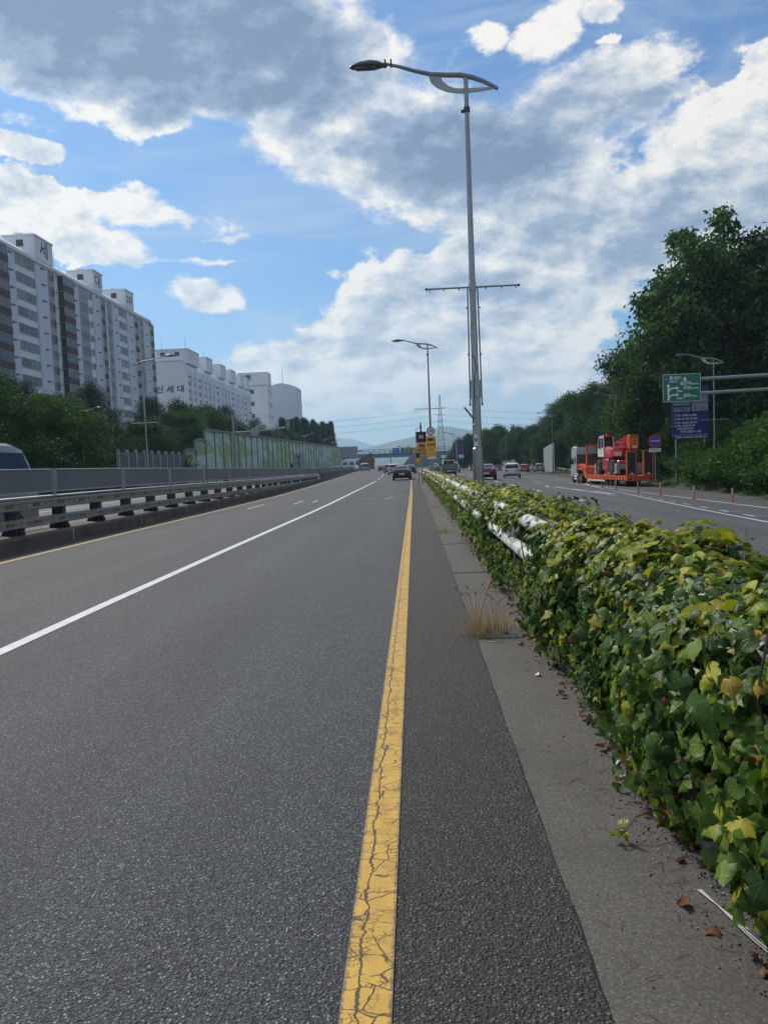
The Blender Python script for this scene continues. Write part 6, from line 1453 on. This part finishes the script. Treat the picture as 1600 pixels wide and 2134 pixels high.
def speed_signs():
    P = lambda x, y: (x*.63, y*.63, 0)
    t = thing('speed_limit_sign', 'round white 70 speed limit sign above a tall yellow enforcement board', 'road sign', P(2.18, 92), 0, None, .72); 
    for x in (-.12, .12): MB().tube([(x, .1, 0), (x, .1, 5.0)], .07, 10).build('post', mt['galv'], t, True)
    MB().lathe([(.45,0),(.45,.03)], (0, 0, 5.55), 'Y', 32).build('rim_disc', mt['signred'], t); d = MB().lathe([(.34,-.008),(.34,.004)], (0, -.003, 5.55), 'Y', 32).build('white_disc', mt['whiteink'], t)
    text('70', .46, d, mt['ink'], (0, -.016, 5.55), (R(90), 0, 0), bold=.012); MB().tube([(0,.1,4.9),(0,.1,5.9)], .05, 8).build('neck', mt['galv'], t)
    b = MB().box(-.52, .52, 0, .05, 2.95, 5.02, .02).build('board', mt['signyel'], t); c = MB().box(-.36, .12, -.008, -.001, 4.52, 4.82); c.prism([(.14,4.6),(.34,4.52),(.34,4.82),(.14,4.74)], 'Y', -.008, -.001); c.build('camera_pictogram', mt['ink'], b)
    text('단속중', .34, b, mt['ink'], (0, -.006, 4.1), (R(90), 0, 0), bold=.01); text('과속', .22, b, mt['signred'], (0, -.006, 3.62), (R(90), 0, 0), bold=.006)
    fr = MB(); fr.box(-.50, .50, -.006, -.001, 3.16, 3.19); fr.build('rule', mt['signred'], b); MB().box(-.48, .48, 0, .04, 2.62, 2.88).build('plate', mt['reflect'], t)
    t = thing('led_speed_sign', 'black lit style 70 speed board over a yellow camera sign with solar panel', 'road sign', P(.98, 93), 0, None, .72); MB().tube([(0,.1,0),(0,.1,6.6)], .07, 10).build('post', mt['galv'], t, True)
    b = MB().box(-.56, .56, 0, .09, 4.42, 5.58, .02).build('board', mt['ledblack'], t); MB().lathe([(.47,-.012),(.47,-.002),(.52,-.002),(.52,-.012)], (0, 0, 5.0), 'Y', 32).build('red_ring', W('dim_red_ring', (.16,.012,.03), amt=.1), b)
    MB().lathe([(.46,-.016),(.46,-.004)], (0, 0, 5.0), 'Y', 32).build('dark_disc', mt['ledblack'], b); text('70', .5, b, mt['whiteink'], (0, -.022, 5.0), (R(90), 0, 0), bold=.012)
    y = MB().box(-.40, .50, 0, .05, 2.96, 4.38, .02).build('lower_board', W('sign_ochre', (.62,.31,.03), amt=.1), t); MB().box(-.22, .34, -.008, -.001, 4.0, 4.2).build('camera_pictogram', mt['ink'], y); text('단속중', .28, y, mt['ink'], (.05, -.006, 3.62), (R(90), 0, 0)); text('시속70', .22, y, mt['ink'], (.05, -.006, 3.25), (R(90), 0, 0))
    MB().raw([(-.62,-.2,5.75),(.05,-.2,6.25),(.05,.25,6.25),(-.62,.25,5.75),(-.62,-.2,5.70),(.05,-.2,6.2),(.05,.25,6.2),(-.62,.25,5.70)], [(0,1,2,3),(7,6,5,4),(0,4,5,1),(1,5,6,2),(2,6,7,3),(3,7,4,0)]).build('solar_panel', mt['darkmet'], t); MB().box(-.02, .12, .0, .2, 5.58, 6.25).build('bracket', mt['darkmet'], t)
    t = thing('warning_light', 'yellow cabinet with dark signal lamp left of the speed boards', 'signal', P(.52, 90), 0, None, .70); MB().tube([(0,.1,0),(0,.1,2.3)], .05, 8).build('post', mt['galv'], t, True)
    MB().box(-.22, .22, -.08, .2, 2.25, 2.85, .04).build('cabinet', mt['signyel'], t); h = MB().box(-.16, .16, -.1, .15, 2.86, 3.72, .05).build('lamp_housing', mt['black'], t); MB().lathe([(.10,-.02),(.11,0)], (0, -.115, 3.5), 'Y', 14).build('lens', mt['reflect'], h)
    for x in (-.22, 0): MB().prism([(x,2.3),(x+.1,2.3),(x+.2,2.45),(x+.1,2.45)], 'Y', -.09, -.081).build('stripe', mt['ink'], t)
    MB().tube([(-.1,.15,2.4),(-.12,.15,5.6)], .03, 6).build('mast', mt['galv'], t)
speed_signs()
def arm_sign():
    t = thing('arm_sign', 'round white sign back on a long grey arm above the noise barrier', 'road sign', (-20.8, 88, 0))
    MB().tube([(0,0,0),(0,0,7.6)], [.20,.15], 12).build('pole', mt['greymet'], t, True)
    MB().tube([(-.1,0,6.0),(3,0,6.1),(6.0,.4,6.35)], [.11,.10,.09], 10).build('arm', mt['greymet'], t, True); MB().tube([(0,0,7.3),(1.9,0,6.15)], .03, 6).build('stay', mt['galv'], t)
    MB().lathe([(.52,0),(.52,.03)], (2.55, -.16, 6.06), 'Y', 28).build('disc', mt['signgrey'], t); MB().box(3.2, 3.6, -.1, .1, 5.5, 5.95).build('camera_box', mt['darkmet'], t); MB().box(4.9, 5.1, -.1, .1, 6.3, 6.75).build('sensor', mt['signgrey'], t)
    t = thing('rear_facing_sign', 'grey rectangular back of a sign on a post behind the mesh fence', 'road sign', (-19.4, 128, 0)); MB().box(-1.0, 1.0, 0, .06, .7, 4.2).build('board', mt['signgrey'], t); MB().tube([(0,-.08,0),(0,-.08,4.0)], .06, 8).build('post', mt['darkmet'], t)
    for z in (1.1, 2.4, 3.6): MB().prism([(-.35,z),(.35,z),(.1,z-.2),(-.1,z-.2)], 'Y', -.10, -.01).build('bracket', mt['darkmet'], t)
    t = thing('overhead_sign_back', 'grey back of an overhead sign at the end of the noise barrier', 'road sign', (-21.5, 245, 0)); MB().tube([(-3.6,0,0),(-3.6,0,7.5)], .2, 10).build('pole', mt['greymet'], t); MB().box(-3.6, 3.4, 0, .2, 4.6, 6.6).build('board', mt['signgrey'], t); MB().box(-2.2, 3.6, -.1, .3, 6.6, 7.9).build('upper_board', mt['signgrey'], t); MB().tube([(-3.6,.2,5.6),(5.2,.2,6.4)], .12, 8).build('arm', mt['darkmet'], t)
    t = thing('utility_pole', 'dark utility pole with crossbar among the trees behind the truck', 'utility pole', (28.5, 110, 0)); MB().tube([(0,0,-1),(0,0,12)], [.17,.12], 10).build('pole', W('pole_concrete', (.12,.12,.12)), t, True); MB().box(-1.2, .2, -.06, .06, 11.3, 11.42).build('crossbar', mt['galv'], t); MB().box(-.5, .3, -.1, .1, 11.8, 12.0).build('cap', mt['galv'], t)
    t = thing('teal_sign', 'small teal sign on posts in front of the noise barrier', 'road sign', (-21.6, 136, 0)); MB().box(-.7, .7, 0, .05, 1.2, 2.5).build('board', W('teal', (.01,.16,.17)), t); [MB().tube([(x,.08,0),(x,.08,2.4)], .05, 8).build('post', mt['galv'], t) for x in (-.4, .4)]
    t = thing('control_cabinet', 'small black control cabinet in front of the noise barrier', 'cabinet', (-22.4, 90, 0)); MB().box(-.35, .35, -.25, .25, .0, 1.95, .04).build('body', mt['black'], t); MB().box(-.3, .3, -.27, -.252, .2, 1.8).build('door', mt['darkmet'], t)
arm_sign()
# steel guardrails beside the right-hand road
def wrail(label, pts, h=.75):
    t = thing('steel_guardrail', label, 'guardrail', (*pts[0], -1.4 if pts[0][0] > 15 else zR(pts[0][0]))); o = Vector((*pts[0], 0)); pr = [(0,.0),(.06,.05),(.06,.1),(0,.15),(0,.17),(.06,.22),(.06,.27),(0,.32)]
    for i in range(len(pts)-1):
        a, b = Vector((*pts[i], 0))-o, Vector((*pts[i+1], 0))-o
        MB().loft([[(p.x-u, p.y, h-.32+w) for u, w in pr] for p in (a, b)], cap=False, closed=False).build('beam', mt['galv'], t); MB().tube([(a.x+.1, a.y, -.3), (a.x+.1, a.y, h)], .06, 8).build('post', mt['galv'], t)
wrail('steel guardrail along the far verge before the hillside shrubs', [(hill_x(y)-.8, y) for y in range(100, 185, 6)])
wrail('far steel guardrail dividing the right lanes beside the red car', [(8.9+.075*(y-100)+.0009*(y-100)**2, y) for y in range(100, 190, 5)], .95)
def panels():
    t = thing('fence_panels', 'tall white corrugated fence panels beside the hillside trees', 'fence', (28.0, 165, -1.2)); m = W('white_corrugated', (.45,.47,.49), amt=.1, rough=.5)
    for k in range(8):
        b = MB()
        for q in range(5): y = -k*1.5; b.prism([(y-q*.3,0),(y-q*.3-.1,.0),(y-q*.3-.15,.0)], 'Z', 0, .01) if False else b.box(-.04+.05*(q % 2), .04+.05*(q % 2), y-q*.3-.29, y-q*.3, 0, 5.0+k*.12)
        b.build('panel', m, t)
    t = thing('fence_panels', 'dark fence panels right behind the white corrugated ones', 'fence', (30.5, 150, -1.2)); [MB().box(k*1.0, k*1.0+.95, -.04, .04, 0, 3.9).build('panel', mt['darkmet'], t) for k in range(3)]
panels()

# ------------------------------------------------------------------ far overpass, gantry, pylon
def far_things():
    t = thing('overpass', 'distant blue steel overpass crossing above the traffic', 'bridge', (-6, 430, 0))
    MB().box(-40, 36, -3, 7, 6.8, 8.0).build('deck', mt['bluegreen'], t); 
    for z in (8.5, 9.3, 10.1): MB().box(-40, 36, -3.1, -2.9, z, z+.22).build('rail', mt['bluegreen'], t)
    for k in range(26): MB().box(-40+k*3, -39.8+k*3, -3.05, -2.95, 8, 10.2).build('rail_post', mt['bluegreen'], t)
    for x in (-34, 14, 27): MB().box(x-.8, x+.8, 0, 4, -1, 6.8).build('pier', mt['conc'], t)
    MB().box(-40, 36, -2.6, 6.6, 5.6, 6.8).build('girder', W('pale_blue_girder', (.10,.22,.28), amt=.1), t)
    t = thing('sign_gantry', 'distant gantry carrying a blue, a green and a yellow sign board', 'road sign', (-1.5, 350, 0))
    for (x0, x1, m, s1, s2) in ((-8.0,-4.8,'signblue2','울산역','KTX'),(-4.1,1.2,'signgreen','경부고속','부산 언양'),(1.3,4.6,'signyel','톨게이트','70')):
        b = MB().box(x0, x1, -.2, 0, 6.2, 9.1).build('board', mt[m], t); mm_ = mt['ink'] if m == 'signyel' else mt['whiteink']
        text(s1, .95, b, mm_, ((x0+x1)/2, -.22, 8.2), (R(90), 0, 0)); text(s2, .75, b, mm_, ((x0+x1)/2, -.22, 7.0), (R(90), 0, 0))
    MB().tube([(-9,.3,7.6),(10,.3,7.6)], .2, 8).build('beam', mt['greymet'], t)
    for x in (-9, 10): MB().tube([(x,.3,-1),(x,.3,8)], .25, 8).build('post', mt['greymet'], t)
    for x in (-5.6, -1.2, 3.2): MB().box(x, x+1.3, -.1, .2, 9.5, 9.9).build('lamp', mt['darkmet'], t)
    t = thing('retaining_wall', 'grey banded wall behind the queue of distant cars', 'wall', (2, 300, 0)); m = W('banded_wall', (.17,.18,.19), amt=.15)
    for k in range(7): MB().box(-7+k*.75, 9, 0, .5+.02*k, k*.85, k*.85+.8).build('wall_band', m, t)
    t = thing('truck', 'dark parked lorry under the overpass on the right road', 'truck', (10.5, 215, -.45)); MB().box(-1.2, 1.2, -3, 3, 1.1, 3.8).build('cargo_box', mt['darkmet'], t); MB().box(-1.15, 1.15, 3.1, 5, .6, 2.9, .15).build('cab', silver, t); [wheel(t, s*1.0, y, .48, .3) for s in (-1, 1) for y in (-1.8, 3.9)]
    t = thing('billboard', 'purple banner board on a pale post under the round dark trees', 'sign', (12.4, 200, -.6)); MB().box(-.9, .9, 0, .1, 2.6, 7.0).build('board', W('purple_banner', (.10,.06,.16), amt=.3), t); MB().box(-1.2, -.95, 0, .3, 0, 7.4).build('post', mt['conc_l'], t); MB().box(-.6, .7, -.02, -.003, 3.2, 4.0).build('print', mt['whiteink'], t)
    t = thing('brick_hut', 'small orange brown gabled hut past the concrete barrier', 'building', (-19.5, 310, 0)); m = W('hut_brick', (.26,.10,.045), amt=.2); MB().prism([(-3.2,0),(3.2,0),(3.2,3.2),(2.2,6.2),(-3.2,3.4)], 'Y', 0, 6).build('wall', m, t); MB().prism([(-3.5,3.3),(2.3,6.3),(3.6,3.0),(3.6,3.3),(2.3,6.7),(-3.5,3.7)], 'Y', -.4, 6.4).build('roof', mt['darkmet'], t)
    t = thing('pale_building', 'long pale low building under the left part of the overpass', 'building', (-42, 420, 0)); MB().box(-9, 14, 0, 10, 0, 5.0).build('wall', mt['aptw'], t); [MB().box(-8+k*3.6, -5.6+k*3.6, -.06, -.003, 2.2, 3.8).build('window', mt['ac'], t) for k in range(6)]
    # lattice pylon and wires
    px, py, ph = 23.5, 640, 58; t = thing('pylon', 'lattice power pylon rising behind the second lamp post', 'pylon', (px, py, 0)); b = MB(); lv = [0, 8, 15, 21, 27, 32, 37, 42, 47, 52, 56, ph]
    wd = lambda z: 3.4*(1-z/ph)**1.15+.45
    for i in range(len(lv)-1):
        z0, z1 = lv[i], lv[i+1]; a, c = wd(z0), wd(z1)
        q0 = [(-a,-a,z0),(a,-a,z0),(a,a,z0),(-a,a,z0)]; q1 = [(-c,-c,z1),(c,-c,z1),(c,c,z1),(-c,c,z1)]
        for k in range(4): j = (k+1) % 4; b.tube([q0[k], q1[k]], .16, 4); b.tube([q0[k], q1[j]], .10, 4); b.tube([q0[j], q1[k]], .10, 4); b.tube([q1[k], q1[j]], .10, 4)
    b.build('lattice', W('pylon_grey', (.22,.23,.24)), t)
    for z in (36, 41.5, 47):
        MB().tube([(-1, 0, z), (4.6, 0, z+.3)], .14, 5).build('crossarm', mt['galv'], t); MB().tube([(-4.6, 0, z+.3), (1, 0, z)], .14, 5).build('crossarm', mt['galv'], t)
    wm = W('wire', (.10,.11,.12))
    for i, z in enumerate((36.2, 36.2, 41.7, 41.7, 47.2, 47.2)):
        s = -1 if i % 2 else 1; nmz = {36.2: 'lowest', 41.7: 'middle', 47.2: 'upper'}[z]
        for dr, ex, ey, ez in ((-1, -175, 600, 16), (1, 260, 700, 30)):
            pl = []
            for k in range(13): u = k/12; pl.append((px+s*4.3+(ex-px)*u, py+(ey-py)*u, z+(z*.78+ez*.2-z)*u-9*4*u*(1-u)*.6))
            tag(MB().tube(pl, .05, 4, False).build('power_wire', wm), f'{nmz} power wire running {"left" if dr < 0 else "right"} from the pylon, {"farther" if s < 0 else "nearer"} of its pair', 'wire', 'power wires')
far_things()
# ------------------------------------------------------------------ mountains and air
def mountain(name, dist, pts, depth, m, seed):
    """ridge line as (x/y slope, z/y slope) at a given distance, with falling slopes"""
    r = random.Random(seed); xs = np.linspace(pts[0][0], pts[-1][0], 90); hs = np.interp(xs, [p[0] for p in pts], [p[1] for p in pts])
    vs = []; fs = []; rows = [(-.5, 0), (-.32, .35), (-.18, .68), (0, 1), (.25, .6), (.5, 0)]
    for i, (a, h) in enumerate(zip(xs, hs)):
        rid = h*dist*(1+.018*r.uniform(-1, 1))
        for (k, f) in rows: vs.append((a*dist*(1+k*depth/dist*.0)+r.uniform(-1, 1)*8, dist+k*depth+60*math.sin(i*.7+k*5)*(f < 1), EYE+rid*f*(1+.10*math.sin(i*1.3+k*9)*(0 < f < 1))-(12 if f == 0 else 0)))
    n = len(rows)
    for i in range(len(xs)-1):
        for k in range(n-1): b = i*n+k; fs.append((b, b+n, b+n+1, b+1))
    struct(MB().raw(vs, fs).build(name, m, None, True))
mm = mat('forested_mountain', concrete((.035,.055,.03), .004, .5, (.02,.035,.02)))
mountain('mountains', 4200, [(-.9,.03),(-.5,.028),(-.25,.016),(-.10,.020),(-.066,.0215),(-.05,.0245),(-.03,.0295),(-.012,.0325),(.01,.038),(.022,.0425),(.032,.0465),(.045,.0475),(.056,.0455),(.075,.040),(.12,.034),(.3,.03),(.7,.03)], 2600, mm, 1)
mountain('mountains', 7400, [(-.9,.03),(-.4,.03),(-.2,.031),(-.115,.036),(-.10,.0375),(-.088,.0385),(-.075,.034),(-.062,.029),(-.05,.026),(-.02,.022),(.1,.02),(.5,.02)], 3000, mm, 5)
def haze():
    mb = MB().box(-9100, 9100, -410, 9100, -3, 470); m = bpy.data.materials.new('haze'); m.use_nodes = True; n = NT(m.node_tree); n.n.clear()
    out = n.new('ShaderNodeOutputMaterial'); v = n.new('ShaderNodeVolumePrincipled'); v.inputs['Color'].default_value = (.55, .79, 1.0, 1); v.inputs['Density'].default_value = HAZE; v.inputs['Anisotropy'].default_value = .4
    n.l.new(v.outputs[0], out.inputs['Volume']); o = mb.build('haze', m); stuff(tag(o, 'pale blue haze in the air towards the mountains', 'haze')); return o
HAZE = .0002
if HAZE > 0: haze()
finish_texts()
scene.cycles.use_denoising = True
scene.cycles.use_adaptive_sampling = True; scene.cycles.adaptive_threshold = .02; scene.cycles.adaptive_min_samples = 24
scene.cycles.max_bounces = 5; scene.cycles.diffuse_bounces = 2; scene.cycles.glossy_bounces = 2; scene.cycles.transparent_max_bounces = 12; scene.cycles.volume_bounces = 1; scene.cycles.transmission_bounces = 2
